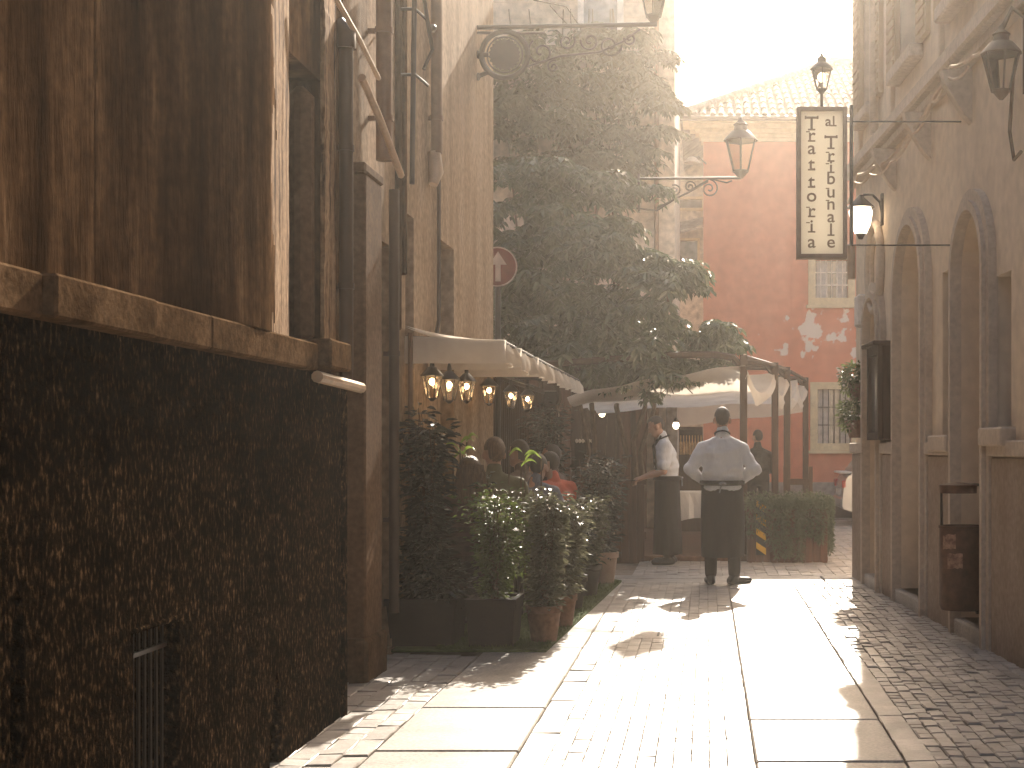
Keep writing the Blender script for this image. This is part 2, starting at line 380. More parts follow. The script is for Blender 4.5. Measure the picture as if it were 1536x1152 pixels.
# ------------------------------------------------------------------ left building A
def LW(X): return lambda u, v, w: Vector((X+w, u, v))
def building_a():
    b = thing('stucco_building', (-1.85, 5, 0), 'dark building nearest on the left, rough black stucco below a stone ledge, brown plaster above', 'building')
    T = LW(-1.85)
    grill = [(4.59, .06), (4.995, .06), (4.995, .785), (4.59, .81)]
    slot = [(6.02, .02), (6.17, .02), (6.19, .2), (6.16, .36), (6.12, .45), (6.07, .3), (6.03, .16)]
    crack = [(3.77, .35), (3.83, .33), (3.86, .6), (3.85, .98), (3.81, 1.02), (3.78, .8)]
    MB().poly(rect(-12, 0, 7.28, 1.75), [grill, slot, crack], T, 0, -.3).build('lower_wall', 'stucco', b)
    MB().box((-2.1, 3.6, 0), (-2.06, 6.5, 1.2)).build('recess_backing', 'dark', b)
    g = MB()
    for i in range(8):
        y = 4.615+i*.051; g.tube([(-1.905, y, .06), (-1.905, y, .79)], .0065, 6)
    g.box((-1.915, 4.58, .70), (-1.895, 5.0, .715)); g.box((-1.91, 4.58, .2), (-1.896, 5.0, .215))
    gr = g.build('grille', 'iron', b)
    # crumbling lintel and pale edges round the grille
    e = MB().box((-1.86, 4.585, .795), (-1.842, 5.0, .812), bev=.005)
    e.build('grille_lintel', 'stucco', b)
    win = rect(6.36, 1.885, 6.88, 3.17)
    nearwin = rect(2.5, 1.885, 3.70, 4.3)
    U2 = LW(-1.87)
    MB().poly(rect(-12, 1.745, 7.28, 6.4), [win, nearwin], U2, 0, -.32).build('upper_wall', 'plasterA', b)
    w = MB().poly(rect(6.36, 1.885, 6.88, 3.17), [], U2, -.15, -.17).build('window', 'dark', b)
    MB().box((-1.995, 6.74, 1.89), (-1.885, 6.875, 3.12), bev=.04).build('shutter', 'pier', w)
    w2 = MB().poly(rect(2.5, 1.885, 3.7, 4.3), [], U2, -.16, -.18).build('window', 'dark', b)
    # added bulge: near slope tilts from the sun, far one into it
    from mathutils import noise
    vs = []; fs = []; mi = []; ys = [4.35+1.45*k/16 for k in range(16)]+[5.8+.555*k/22 for k in range(23)]; nz_ = 110
    def prof(y):
        if y < 5.75: t = (y-4.35)/1.4; return -1.869+.098*t*t*(3-2*t)*.55+.098*t*.45
        t = (y-5.75)/.605; return -1.771-.095*t
    for r in range(nz_+1):
        z = 1.872+(6.35-1.872)*r/nz_
        for k, y in enumerate(ys):
            q = noise.noise(Vector((y*14, z*1.6, 3)))*.5+noise.noise(Vector((y*34, z*5, 7)))*.3
            amp = .012 if y > 5.75 else .005
            vs.append((prof(y)+amp*q*(0 if k in (0, len(ys)-1) else 1), y+(.012*noise.noise(Vector((z*7, 1, 2))) if k == len(ys)-1 else 0), z))
    K = len(ys)
    for r in range(nz_):
        for k in range(K-1):
            fs.append((r*K+k, r*K+k+1, (r+1)*K+k+1, (r+1)*K+k))
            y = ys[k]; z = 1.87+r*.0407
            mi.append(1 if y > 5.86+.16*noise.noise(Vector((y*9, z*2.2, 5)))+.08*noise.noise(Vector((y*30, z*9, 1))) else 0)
    b0 = len(vs)
    for r in range(nz_+1): vs.append((-1.90, 6.355, 1.872+(6.35-1.872)*r/nz_))
    for r in range(nz_): fs.append((r*K+K-1, b0+r, b0+r+1, (r+1)*K+K-1)); mi.append(0)
    p = MB(); p.add(vs, fs); po = p.build('added_plaster_bulge', 'plasterA', b, True)
    po.data.materials.append(M['plasterLit'])  # lighter plaster paints the sunlight on the far slope
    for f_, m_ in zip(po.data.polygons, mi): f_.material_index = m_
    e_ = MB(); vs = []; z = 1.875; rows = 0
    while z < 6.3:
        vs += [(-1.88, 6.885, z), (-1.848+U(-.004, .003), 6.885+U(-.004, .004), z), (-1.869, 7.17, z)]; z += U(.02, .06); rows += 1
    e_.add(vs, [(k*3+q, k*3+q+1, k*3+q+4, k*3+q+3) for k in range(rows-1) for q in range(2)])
    e_.build('plaster_edge', 'plasterLit', b)  # wall strip tilted and coloured pale to look sunlit
    l = MB(); y = -6.0
    for y0, y1, pr in ((-6, 3.0, .07), (3.0, 3.86, .05), (3.865, 4.575, .085), (4.58, 5.12, .07), (5.125, 6.52, .07)):
        l.box((-1.9, y0, 1.75), (-1.85+pr, y1, 1.873), bev=.008)
    l.build('ledge', 'stoneA', b)
    s = MB().box((-1.9, 6.56, 1.765), (-1.73, 6.93, 1.90), bev=.01).build('window_sill', 'stoneA', b)
    MB().tube([(-1.78, 6.5, 1.72), (-1.765, 7.26, 1.70)], .028, 10).build('ledge_roll', 'palepipe', b)
    d = MB().tube([(-1.83, 7.22, 1.74), (-1.83, 7.22, 3.42)], .036, 12).tube([(-1.83, 7.22, 3.42), (-1.83, 7.22, 3.5), (-1.87, 7.22, 3.56)], [.05, .05, .03], 12)
    for zz in (2.2, 2.9): d.tube([(-1.83, 7.22, zz), (-1.83, 7.22, zz+.03)], .042, 12)
    d.build('drainpipe', 'darkpipe', b, True)
    # vertical joints of the corner piece
    c = MB().box((-1.88, 7.2, 0), (-1.835, 7.275, 1.7), bev=.01); c.build('corner_strip', 'stucco', b)
building_a()

# sloping pipe along the facade
sp = MB()
sp.tube([(-1.79, 6.75, 3.58), (-1.79, 7.32, 3.50), (-1.80, 7.8, 3.42)], .014, 8)
sp.tube([(-1.83, 7.55, 3.36), (-1.85, 8.1, 3.24), (-1.88, 8.75, 3.07)], .022, 8)
solo(sp, 'handrail_pipe', 'palepipe', 'sunlit pale pipe sloping down the left wall above the drainpipe', 'pipe', smooth=True)

# ------------------------------------------------------------------ facade B
def building_b():
    b = thing('plaster_house', (-2.13, 11, 0), 'tall beige plaster house with drainpipes and narrow openings behind the dark stucco building', 'building')
    T = LW(-2.13)
    holes = [rect(10.05, .1, 10.34, 3.06), rect(11.38, .1, 11.98, 3.06), rect(8.78, .05, 9.62, 2.75), rect(8.9, 4.3, 9.5, 6.0), rect(11.3, 5.6, 12.0, 7.2)]
    MB().poly(rect(7.28, 0, 14.2, 7.5), holes, T, 0, -.4).build('wall', 'plasterB', b)
    MB().box((-8, 14.18, 0), (-2.53, 14.2, 7.5)).build('end_wall', 'plasterB', b)
    for i, h in enumerate(holes):
        (u0, v0), (u1, _), (_, v1), _ = h
        if i == 2:
            d = MB().box((-2.26, u0, v0), (-2.2, u1, v1)).build('door', 'wood', b)
            q = MB()
            for za, zb in ((.15, .55), (.65, 1.6), (1.7, 2.6)):
                for ya, yb in ((u0+.06, u0+.38), (u0+.46, u1-.06)):
                    q.poly(rect(ya, za, yb, zb), [rect(ya+.05, za+.05, yb-.05, zb-.05)], LW(-2.2), 0, .014)
            q.build('door_moulding', 'wood', d)
        else:
            d = MB().box((-2.36, u0, v0), (-2.32, u1, v1)).build('window', 'wood' if i in (0, 1) else 'wintglass', b)
            q = MB().box((-2.32, (u0+u1)/2-.02, v0), (-2.3, (u0+u1)/2+.02, v1)).box((-2.32, u0, v0+(v1-v0)*.6), (-2.302, u1, v0+(v1-v0)*.6+.04))
            q.build('window_bar', 'wood', d)
    # projecting door pier
    MB().box((-2.14, 8.3, .0), (-1.99, 8.72, 3.0), bev=.012).build('door_pier', 'pier', b)
    MB().box((-2.14, 8.24, 0), (-1.965, 8.76, .28), bev=.02).build('pier_base', 'stoneA', b)
    MB().box((-2.14, 8.28, 3.0), (-1.985, 8.74, 3.06), bev=.01).build('pier_cap', 'pier', b)
    MB().box((-2.14, 7.28, .0), (-1.98, 7.75, 7.4), bev=.01).build('quoin', 'plasterA', b)
    def pipe(Y, x, r, z0, z1, m, straps=()):
        q = MB().tube([(x, Y, z0), (x, Y, z1)], r, 12)
        for z in straps:
            q.tube([(x, Y, z), (x, Y, z+.035)], r*1.16, 12); q.box((-2.14, Y-.012, z), (x, Y+.012, z+.03))
        return q.build('drainpipe', m, b, True)
    pipe(8.95, -2.03, .052, 3.2, 7.45, 'copper', (3.45, 4.0, 6))
    pipe(9.42, -2.07, .035, .3, 3.1, 'darkpipe', (.9, 2.0))
    pipe(10.9, -2.07, .045, 3.65, 7.45, 'copper', (3.9, 5.2))
    MB().tube([(-2.09, 10.9, 3.66), (-2.07, 10.9, 3.5), (-2.09, 10.86, 3.4)], [.05, .055, .035], 10).build('pipe_shoe', 'palepipe', b, True)
    MB().tube([(-2.1, 11.15, 7.4), (-2.1, 11.15, 2.4), (-2.1, 11.0, 2.2), (-2.1, 10.95, 2.1)], .016, 6).build('cable_conduit', 'darkpipe', b, True)
    MB().box((-2.13, 8.76, 1.28), (-2.06, 8.86, 1.46), bev=.008).build('doorbell_panel', 'mould', b)
    # slim pilaster edges catching the sun
    for y, z0, z1 in ((9.72, 2.2, 5), (9.9, 2.6, 7.4)):
        MB().box((-2.14, y, z0), (-2.095, y+.06, z1), bev=.01).build('plaster_edge', 'plasterA', b)
building_b()

# iron lantern hook high on facade B
hk = thing('flag_holder', (-2.13, 9.7, 4.6), 'old iron flag holder and rod fixed high on the beige house', 'iron bracket')
MB().tube([(-2.02, 9.75, 3.2), (-2.0, 9.75, 4.75)], .018, 8).build('rod', 'iron', hk, True)
q = MB()
for z in (3.95, 4.4): q.tube([(-2.13, 9.75, z), (-2.0, 9.75, z), (-1.93, 9.85, z-.05)], .012, 6)
q.tube([(-2.0, 9.75, 4.75), (-1.95, 9.8, 4.5), (-1.9, 9.85, 4.15), (-1.95, 9.8, 4.0)], .014, 6)
q.ell((-1.9, 9.86, 4.3), (.03, .03, .03), 8, 5)
q.build('hook', 'iron', hk, True)

# ------------------------------------------------------------------ lamps
def spiral(c, r0, turns, plane='xz', n=26, start=0, sgn=1):
    pts = []
    for i in range(n+1):
        t = i/n; a = start+sgn*turns*2*math.pi*t; r = r0*(1-t*.85)
        pts.append(Vector((c[0]+r*math.cos(a), c[1], c[2]+r*math.sin(a))))
    return pts

def lantern(root, c, w, h, lit=False, n=6, gl='clearglass', im='iron'):
    """tapered street lantern; c is its bottom centre"""
    c = Vector(c); z0 = h*.12; z1 = h*.62
    mb = MB()
    for k in range(n):
        a = 2*math.pi*(k+.5)/n; d = Vector((math.cos(a), math.sin(a), 0))
        mb.tube([c+d*w*.25+Vector((0, 0, z0)), c+d*w*.5+Vector((0, 0, z1))], w*.028, 5)
        a2 = 2*math.pi*(k+1.5)/n; d2 = Vector((math.cos(a2), math.sin(a2), 0))
        for rr, z in ((.25, z0), (.5, z1)):
            mb.tube([c+d*w*rr+Vector((0, 0, z)), c+d2*w*rr+Vector((0, 0, z))], w*.028, 5)
    mb.lathe([(w*.05, 0), (w*.14, h*.05), (w*.24, z0), (.005, z0+.001)], c, 10)
    fr = mb.build('lantern_frame', im, root)
    MB().lathe([(w*.235, z0), (w*.485, z1)], c, n, rot=math.pi/n).build('glass', gl, root)
    MB().lathe([(w*.54, z1), (w*.5, z1+h*.03), (w*.3, z1+h*.15), (w*.22, z1+h*.16), (w*.2, z1+h*.24), (w*.24, z1+h*.26), (w*.08, z1+h*.33), (w*.05, h), (.003, h+.01)], c, 12).build('lantern_cap', im, root, True)
    if lit:
        MB().ell(c+Vector((0, 0, h*.42)), (w*.2, w*.2, h*.12), 12, 8).build('bulb', lit, root, True)

# big bracket lamp, top left
Yb = 13.2
lp = thing('bracket_lamp', (-2.13, Yb, 5.3), 'large iron bracket lamp with a ring, high on the beige house corner', 'street lamp')
zb = 5.29
MB().tube([(-2.13, Yb, zb), (-.46, Yb, zb+.03)], .022, 8).tube([(-2.13, Yb, zb-.05), (-1.5, Yb, zb-.05)], .014, 6).build('bar', 'iron', lp, True)
q = MB(); cc = P(757, 82, Yb)
def ring(mb, c, r, t, n=28):
    mb.tube([c+Vector((r*math.cos(2*math.pi*i/n), 0, r*math.sin(2*math.pi*i/n))) for i in range(n+1)], t, 6)
ring(q, cc, .215, .026); ring(q, cc, .165, .008)
q.build('ring', 'iron', lp, True)
q = MB()
n = 22
pr = []
for i in range(n*2):
    a = math.pi*i/n; r = .15 if i % 2 else .135
    pr.append((cc.x+r*math.cos(a), cc.z+r*math.sin(a)))
q.poly(pr, [], lambda u, v, w: Vector((u, Yb+w, v)), -.008, .008)
q.build('disc', 'iron', lp)
for yy in (82, 115):
    q = MB(); a = P(712, yy, Yb); q.tube([(-2.13, Yb, a.z), P(733, yy if yy == 82 else 108, Yb)], .022, 6); q.ell((-2.12, Yb, a.z), (.02, .04, .04), 8, 5)
    q.build('wall_stub', 'iron', lp, True)
q = MB()
for cx, cy, r, st, sg in ((812, 78, .13, 2.2, 1), (850, 62, .08, .5, -1), (885, 62, .09, 3, 1), (915, 68, .11, 0, -1), (945, 58, .06, 3, 1), (830, 100, .06, 1, 1)):
    q.tube(spiral(P(cx, cy, Yb), r, 1.4, start=st, sgn=sg), .010, 5)
q.tube([P(790, 100, Yb), P(840, 84, Yb), P(900, 78, Yb), P(935, 62, Yb), P(960, 44, Yb)], .011, 5)
q.build('scroll', 'iron', lp, True)
for k in range(14):
    pass
lantern(lp, P(980, 36, Yb), .30, .62)

# second bracket lamp by the ivy
Yl = 18.6
l2 = thing('bracket_lamp', P(985, 270, Yl), 'iron bracket lamp with clear glass reaching from the climbing plant before the red house', 'street lamp')
za = P(0, 268, Yl).z
MB().tube([(P(960, 0, Yl).x, Yl, za), (P(1111, 0, Yl).x, Yl, za+.01)], .018, 8).tube([(P(985, 0, Yl).x, Yl, P(0, 312, Yl).z), P(1030, 290, Yl), P(1062, 272, Yl)], .012, 6).box((P(960, 0, Yl).x-.03, Yl-.04, P(0, 318, Yl).z), (P(960, 0, Yl).x, Yl+.04, za+.06)).build('bar', 'iron', l2)
q = MB()
for cx, cy, r, st, sg in ((1064, 283, .12, 1.5, -1), (1035, 280, .075, 0, 1), (1012, 286, .08, 2, -1), (992, 290, .08, 1, 1), (972, 296, .07, 2, -1)):
    q.tube(spiral(P(cx, cy, Yl), r, 1.6, start=st, sgn=sg), .011, 5)
q.tube([P(1040, 283, Yl), P(1065, 268, Yl), P(1090, 274, Yl), P(1098, 271, Yl)], .012, 5)
q.tube([P(950, 312, Yl), P(985, 316, Yl), P(1010, 300, Yl)], .014, 5)
q.build('scroll', 'iron', l2, True)
lantern(l2, P(1111, 268, Yl), .42, .80)

# ------------------------------------------------------------------ right building
DV = Vector((-.069, 1, 0)).normalized(); NV = Vector((-DV.y, DV.x, 0))
def RW(u, v, w): return Vector((2.605, 0, 0))+DV*u+NV*w+Vector((0, 0, v))
def ry(px): return 2.605/((px-VX)/F+.069)*1.00238
def rz(px, py): return EYE+(VY-py)/F*(ry(px)/1.00238)
def building_r():
    b = thing('tan_palazzo', RW(11, 0, 0), 'tan plastered building along the right side with arched doorways and a stone plinth', 'building')
    def rb(mb, u0, v0, w0, u1, v1, w1, bev=0): mb.box((u0, v0, w0), (u1, v1, w1), T=RW, bev=bev); return mb
    arches = [(ry(1325), ry(1305), .05, rz(1315, 447)), (ry(1393), ry(1352), .14, rz(1372, 338)), (ry(1487), ry(1442), .14, rz(1464, 316)), (7.6, 8.5, .14, 3.1), (5.2, 6.2, .14, 3.1)]
    wins = [(ry(1432), ry(1414), rz(1420, 652), rz(1422, 405)), (ry(1517), ry(1494), rz(1505, 640), rz(1505, 410))]
    ups = [(13.9, 14.5, 4.75, 7.2), (11.9, 12.7, 4.75, 7.0), (10.0, 10.8, 4.75, 7.0), (8.0, 8.8, 4.75, 7.0)]
    med = (ry(1328)+ry(1305))/2
    holes = [arch(a[0], a[1], a[2], a[3]) for a in arches]+[rect(w[0], w[2], w[1], w[3]) for w in wins]+[rect(u[0], u[2], u[1], u[3]) for u in ups]
    MB().poly(rect(-12, 0, 15.0, 7.6), holes, RW, 0, -.34).build('wall', 'plasterR', b)
    rb(MB(), 14.6, 0, -6, 14.98, 7.6, -.34).build('end_wall', 'plasterR', b)
    for u0, u1, v0, vt in arches:
        d = MB().poly(arch(u0, u1, v0, vt), [], RW, -.26, -.3).build('door', 'doorwood', b)
        q = MB(); um = (u0+u1)/2
        for ua, ub in ((u0+.06, um-.03), (um+.03, u1-.06)):
            for va, vb in ((v0+.1, v0+.9), (v0+1.0, vt-.65)):
                q.poly(rect(ua, va, ub, vb), [rect(ua+.05, va+.05, ub-.05, vb-.05)], RW, -.26, -.245)
        q.build('door_panel', 'doorwood', d)
        # moulded surround standing proud of the wall
        o = arch(u0-.13, u1+.13, 0, vt+.15); i2 = arch(u0-.002, u1+.002, -.01, vt+.002)
        o[0] = (u0-.13, .02); o[1] = (u1+.13, .02)
        q = MB()
        n = len(o)
        def band(A, B, w0, w1):
            k = list(range(1, n))+[0]
            for j in range(len(k)-1):
                a, c = k[j], k[j+1]
                pts = [A[a], A[c], B[c], B[a]]
                vs = [RW(*p, w0) for p in pts]+[RW(*p, w1) for p in pts]
                q.add(vs, [(0, 1, 2, 3), (7, 6, 5, 4), (0, 4, 5, 1), (1, 5, 6, 2), (2, 6, 7, 3), (3, 7, 4, 0)])
        band(o, i2, -.01, .055)
        o2 = arch(u0-.06, u1+.06, .02, vt+.07)
        band(o2, i2, .056, .085)
        q.build('door_surround', 'mould', b)
        rb(MB(), u0+.003, 0.0, -.25, u1-.003, .14, .06, .012).build('door_step', 'slab', b)
    for u0, u1, v0, v1 in wins:
        w = rb(MB(), u0, v0, -.22, u1, v1, -.26).build('window', 'wintglass', b)
        q = MB(); um = (u0+u1)/2
        rb(q, um-.02, v0, -.2, um+.02, v1, -.219); rb(q, u0, v0+.6, -.2, u1, v0+.64, -.219)
        q.build('window_frame', 'wood', w)
        rb(MB(), u0-.1, v0-.13, -.02, u1+.1, v0-.005, .1, .012).build('window_sill', 'mould', b)
    for u0, u1, v0, v1 in ups:
        w = rb(MB(), u0, v0, -.2, u1, v1, -.24).build('window', 'wintglass', b)
        q = MB()
        for k, (ua, ub) in enumerate(((u0-.42, u0-.02), (u1+.02, u1+.42))):
            rb(q, ua, v0, .004, ub, v1, .05)
            for z in range(int((v1-v0-.1)/.09)): rb(q, ua+.05, v0+.06+z*.09, .05, ub-.05, v0+.11+z*.09, .062)
        q.build('shutter', 'doorwood', w)
        rb(MB(), u0-.1, v0-.12, -.02, u1+.1, v0-.004, .12, .012).build('window_sill', 'mould', b)
    # plinth between the doors
    edges = sorted([(a[0]-.13, a[1]+.13) for a in arches])
    cur = -2.0; q = MB()
    for e0, e1 in edges+[(15.03, 15.03)]:
        if e0 > cur+.05:
            rb(MB(), cur+.003, 0, -.02, e0-.003, 1.33, .04, .01).build('plinth', 'plinth', b)
        cur = e1
    q = MB(); cur = -2.0
    for e0, e1 in edges+[(15.03, 15.03)]:
        if e0 > cur+.05: rb(MB(), cur+.004, 1.335, -.02, e0-.004, 1.44, .07, .01).build('plinth_cap', 'mould', b)
        cur = e1
    q = MB()
    rb(q, -6, 4.12, -.02, 15.04, 4.2, .07, .01); rb(q, -6, 4.205, -.02, 15.06, 4.34, .13, .02)
    q.build('string_course', 'mould', b)
    for px in (1456, 1343, 1395):
        u = ry(px); q = MB()
        q.poly([(0, 4.1), (.22, 4.1), (.2, 4.0), (.06, 3.78), (0, 3.72)], [], lambda a, v, w, u=u: RW(u+w, v, a), -.05, .05)
        q.build('corbel', 'mould', b)
    MB().tube([RW(13.67, 4.4, .06), RW(13.67, 7.6, .06)], .045, 10).build('drainpipe', 'palepipe', b, True)
    # pilasters above the course
    q = MB()
    for u in (14.75, 13.1, 11.2, 9.3): rb(MB(), u-.14, 4.36, -.01, u+.14, 7.58, .045, .01).build('upper_pilaster', 'plasterR', b)
    # round moulded medallion over the far door
    u = med-.02; v = rz(1316, 402); q = MB(); N2 = 26
    q.tube([RW(u+.32*math.cos(2*math.pi*i/N2), v+.42*math.sin(2*math.pi*i/N2), .03) for i in range(N2+1)], .045, 8)
    q.tube([RW(u+.22*math.cos(2*math.pi*i/N2), v+.31*math.sin(2*math.pi*i/N2), .02) for i in range(N2+1)], .025, 6)
    q.build('medallion', 'mould', b, True)
    rb(MB(), 10.03, 1.3, .045, 10.2, 1.44, .12, .01) if 0 else None
    rb(MB(), ry(1482), rz(1470, 694), -.2, ry(1464), rz(1470, 676), -.1, .01).build('letter_box', 'iron', b)
    MB().tube([RW(13.55, .5, .05), RW(13.55, 1.2, .05), RW(13.5, 1.3, .03)], .02, 8).build('downpipe_stub', 'darkpipe', b, True)
building_r()

# cables along the right wall
cb = MB()
def sag(pts, r, k=.06):
    out = []
    for a, b in zip(pts[:-1], pts[1:]):
        for i in range(7):
            t = i/7; p = a.lerp(b, t); p.z -= k*4*t*(1-t); out.append(p)
    cb.tube(out+[pts[-1]], r, 5)
cp = [RW(ry(px), rz(px, py), .14) for px, py in ((1520, 62), (1490, 85), (1455, 100), (1432, 140), (1400, 188), (1365, 232), (1332, 250), (1308, 262), (1292, 305))]
sag(cp, .014, .02)
sag([p+NV*.03+Vector((0, 0, -.07)) for p in cp[1:-1]], .010, .05)
solo(cb, 'cable', 'palepipe', 'loose cables strung along the right wall under the stone string course', 'cable')

# lit lantern on the right wall
c = P(1292, 356, 13.5)
rl = thing('wall_lantern', RW(13.5, 3.7, 0), 'lit white lantern on a curved iron arm on the right wall beside the sign', 'wall lamp')
top = P(1291, 302, 13.5); wl = RW(13.53, 3.72, 0)
q = MB().tube([wl+Vector((0, 0, -.16)), wl+Vector((-.03, 0, .0)), wl+Vector((-.1, 0, .07)), wl+Vector((-.18, 0, .07)), top+Vector((0, 0, .02)), top], .013, 7)
q.box(wl+Vector((-.02, -.04, -.22)), wl+Vector((0.03, .04, .08)))
q.build('arm', 'iron', rl)
MB().lathe([(.135, -.06), (.125, -.045), (.04, .03), (.015, .06)], top, 12).build('lamp_cap', 'iron', rl, True)
MB().lathe([(.055, -.31), (.095, -.22), (.115, -.1), (.10, -.06)], top, 14).build('globe', 'bulbw', rl, True)
MB().lathe([(.02, -.36), (.035, -.33), (.055, -.308)], top, 10).build('finial', 'iron', rl, True)

# old lantern at the right edge
tl = thing('wall_lantern', RW(8.8, 3.9, 0), 'large unlit brown lantern on the right wall at the upper right, above a cable loop', 'wall lamp')
q = MB().tube([RW(8.85, 4.05, 0), RW(8.85, 4.12, .1), RW(8.85, 4.0, .16)], .016, 6).box((8.8, 3.6, 0), (8.9, 4.1, .02), T=RW)
q.tube([RW(9.0, 3.75, .05), RW(9.05, 3.4, .06), RW(8.95, 3.2, .06), RW(8.8, 3.22, .06)], .012, 6)
q.build('arm', 'rust', tl)
lantern(tl, RW(8.85, 3.55, .17), .24, .46, n=6, im='rust')

# hanging sign
def hanging_sign():
    Y = 10.5; x0, x1 = P(1195, 0, Y).x, P(1270, 0, Y).x; z0, z1 = P(0, 388, Y).z, P(0, 162, Y).z
    s = thing('hanging_sign', ((x0+x1)/2, Y, z0), 'tall cream trattoria sign with vertical lettering hanging over the lane from the right wall', 'sign')
    T = lambda u, v, w: Vector((u, Y+w, v))
    MB().box((x0+.01, Y-.02, z0+.01), (x1-.01, Y+.04, z1-.01)).build('panel', 'signpanel', s)
    MB().poly(rect(x0, z0, x1, z1), [rect(x0+.03, z0+.03, x1-.03, z1-.03)], T, -.045, .06).build('frame', 'signframe', s)
    q = MB().tube([(x1+.035, Y, z0-.1), (x1+.035, Y, z1+.02)], .014, 6)
    for z in (z0+.1, z1-.1): q.tube([(x1-.02, Y, z), RW(Y+.03, z, 0)], .006, 6)
    q.tube([((x0+x1)/2, Y, z1), ((x0+x1)/2, Y, z1+.1)], .012, 6)
    q.build('bracket', 'iron', s)
    MB().tube([(x1+.035, Y, z0-.15), (x1+.035, Y, z0+.09)], .03, 8).build('sleeve', 'palepipe', s, True)
    # lettering: each letter a text curve turned into mesh and merged
    def letters(txt, cx, ys, size, bar):
        for ch, py in zip(txt, ys):
            mb = MB()
            cu = bpy.data.curves.new('letter', 'FONT'); cu.body = ch; cu.size = size*(1.0 if ch.islower() else 1.05)
            cu.align_x = 'CENTER'; cu.extrude = .004; cu.offset = .0012; cu.resolution_u = 4
            ob = bpy.data.objects.new('letter', cu); COL.objects.link(ob)
            bpy.context.view_layer.update()
            me = bpy.data.meshes.new_from_object(ob.evaluated_get(bpy.context.evaluated_depsgraph_get()))
            X = P(cx, 0, Y).x; Z = P(0, py, Y).z
            mb.add([(X+v.co.x*1.05, Y-.026-v.co.z, Z+v.co.y) for v in me.vertices], [tuple(p.vertices) for p in me.polygons])
            # slab serifs at the foot of stemmed letters
            if ch in 'Ttril':
                wd = size*.2
                mb.box((X-wd, Y-.031, Z-.003), (X+wd, Y-.021, Z+size*.055))
            if ch in 'T':
                for sx in (-1, 1): mb.box((X+sx*size*.33-.006, Y-.031, Z+size*.6), (X+sx*size*.33+.006, Y-.021, Z+size*.76))
            if ch in 'rinu':
                mb.box((X-size*.3, Y-.0315, Z+size*.49), (X-size*.1, Y-.0205, Z+size*.54))
            bpy.data.objects.remove(ob); bpy.data.meshes.remove(me)
            mb.build('letter', 'signink', s)
    letters('Trattoria', 1217, [196, 213, 232, 256, 282, 303, 326, 349, 372], .135, 0)
    letters('Tribunale', 1246, [224, 243, 260, 277, 297, 315, 334, 354, 372], .128, 0)
    letters('a', 1242, [190], .105, 0); letters('l', 1250, [190], .105, 0)
    # small lantern standing on the sign
    sl = thing('small_lantern', ((x0+x1)/2, Y, z1+.1), 'small lantern standing on top of the hanging trattoria sign', 'lamp')
    lantern(sl, ((x0+x1)/2, Y, z1+.1), .16, .30, lit='bulbw')
hanging_sign()

# menu case
mc = thing('menu_case', RW(13.3, 1.5, 0), 'dark wooden menu case hung on the right wall between the two far doorways', 'menu case')
um0, um1 = ry(1343), ry(1319); v0, v1 = rz(1330, 660), rz(1330, 521)
MB().box((um0+.1, v0, .0), (um1-.1, v1, .1), T=RW, bev=.01).build('case', 'wood', mc)
MB().poly(rect(um0+.1, v0, um1-.1, v1), [rect(um0+.17, v0+.07, um1-.17, v1-.08)], RW, .1, .14).build('frame', 'wood', mc)
MB().box((um0+.17, v0+.07, .1), (um1-.17, v1-.08, .108), T=RW).build('pane', 'wintglass', mc)
MB().box((um0+.07, v1, .0), (um1-.07, v1+.04, .19), T=RW, bev=.008).build('top_moulding', 'wood', mc)

# white junction box
solo(MB().box((14.25, rz(1293, 494), .001), (14.5, rz(1293, 447), .11), T=RW, bev=.02), 'junction_box', 'whitebox',
     'small white metal box on the far end of the right wall', 'box', origin=RW(14.4, 2.6, 0))

# ------------------------------------------------------------------ litter bin
def litter_bin():
    Y = 10.0
    x0, x1 = P(1409, 0, Y).x, P(1478, 0, Y).x; xm = (x0+x1)/2; rad = (x1-x0)/2
    b = thing('litter_bin', (xm+.05, Y, 0), 'rusty brown litter bin with torn stickers hung on a post frame by the right wall', 'bin')
    zt, zb = P(0, 788, Y).z, P(0, 914, Y).z
    MB().lathe([(rad*.93, zb), (rad, zb+.03), (rad, zt-.02), (rad*1.04, zt-.018), (rad*1.04, zt), (rad*.95, zt), (rad*.93, zb+.05)], (xm, Y, 0), 28, sy=.9).build('body', 'bin', b, True)
    zh = P(0, 728, Y).z
    MB().lathe([(rad*.8, zh-.055), (rad*.82, zh-.0), (rad*.85, zh+.004), (.01, zh+.025)], (xm-.03, Y, 0), 24, sy=.9).build('hood', 'bin', b, True)
    xp = P(1503, 0, Y).x-.02
    f = MB().box((xp-.014, Y-.05, .03), (xp+.014, Y+.05, zh+.01), bev=.004)
    f.tube([(xm-rad*.9, Y, zt-.02), (xm-rad*.9, Y, zh), (xp, Y, zh+.005)], .011, 6)
    f.box((xm-.2, Y-.012, zh-.002), (xm-.10, Y+.01, zh+.01)) if 0 else None
    f.box((xm-rad*.96, Y-.02, zt-.04), (xm-rad*.9, Y+.02, zh), bev=.003)
    for z in (zt-.17, zb-.03): f.box((xm+rad*.6, Y-.025, z), (xp, Y+.025, z+.06))
    f.box((xp-.05, Y-.08, .03), (xp+.05, Y+.08, .045))
    f.build('post_frame', 'iron', b)
    def patch(a0, a1, z0, z1):
        m = MB(); vs = []; n = 6
        for i in range(n+1):
            a = a0+(a1-a0)*i/n
            for z in (z0, z1):
                vs.append((xm+math.cos(a)*rad*1.004, Y+math.sin(a)*rad*.9*1.006, z+U(-.008, .008)))
        m.add(vs, [(2*i, 2*i+2, 2*i+3, 2*i+1) for i in range(n)]); m.build('sticker', 'sticker', b)
    patch(R(205), R(245), zt-.16, zt-.06); patch(R(222), R(262), zt-.29, zt-.19)
litter_bin()

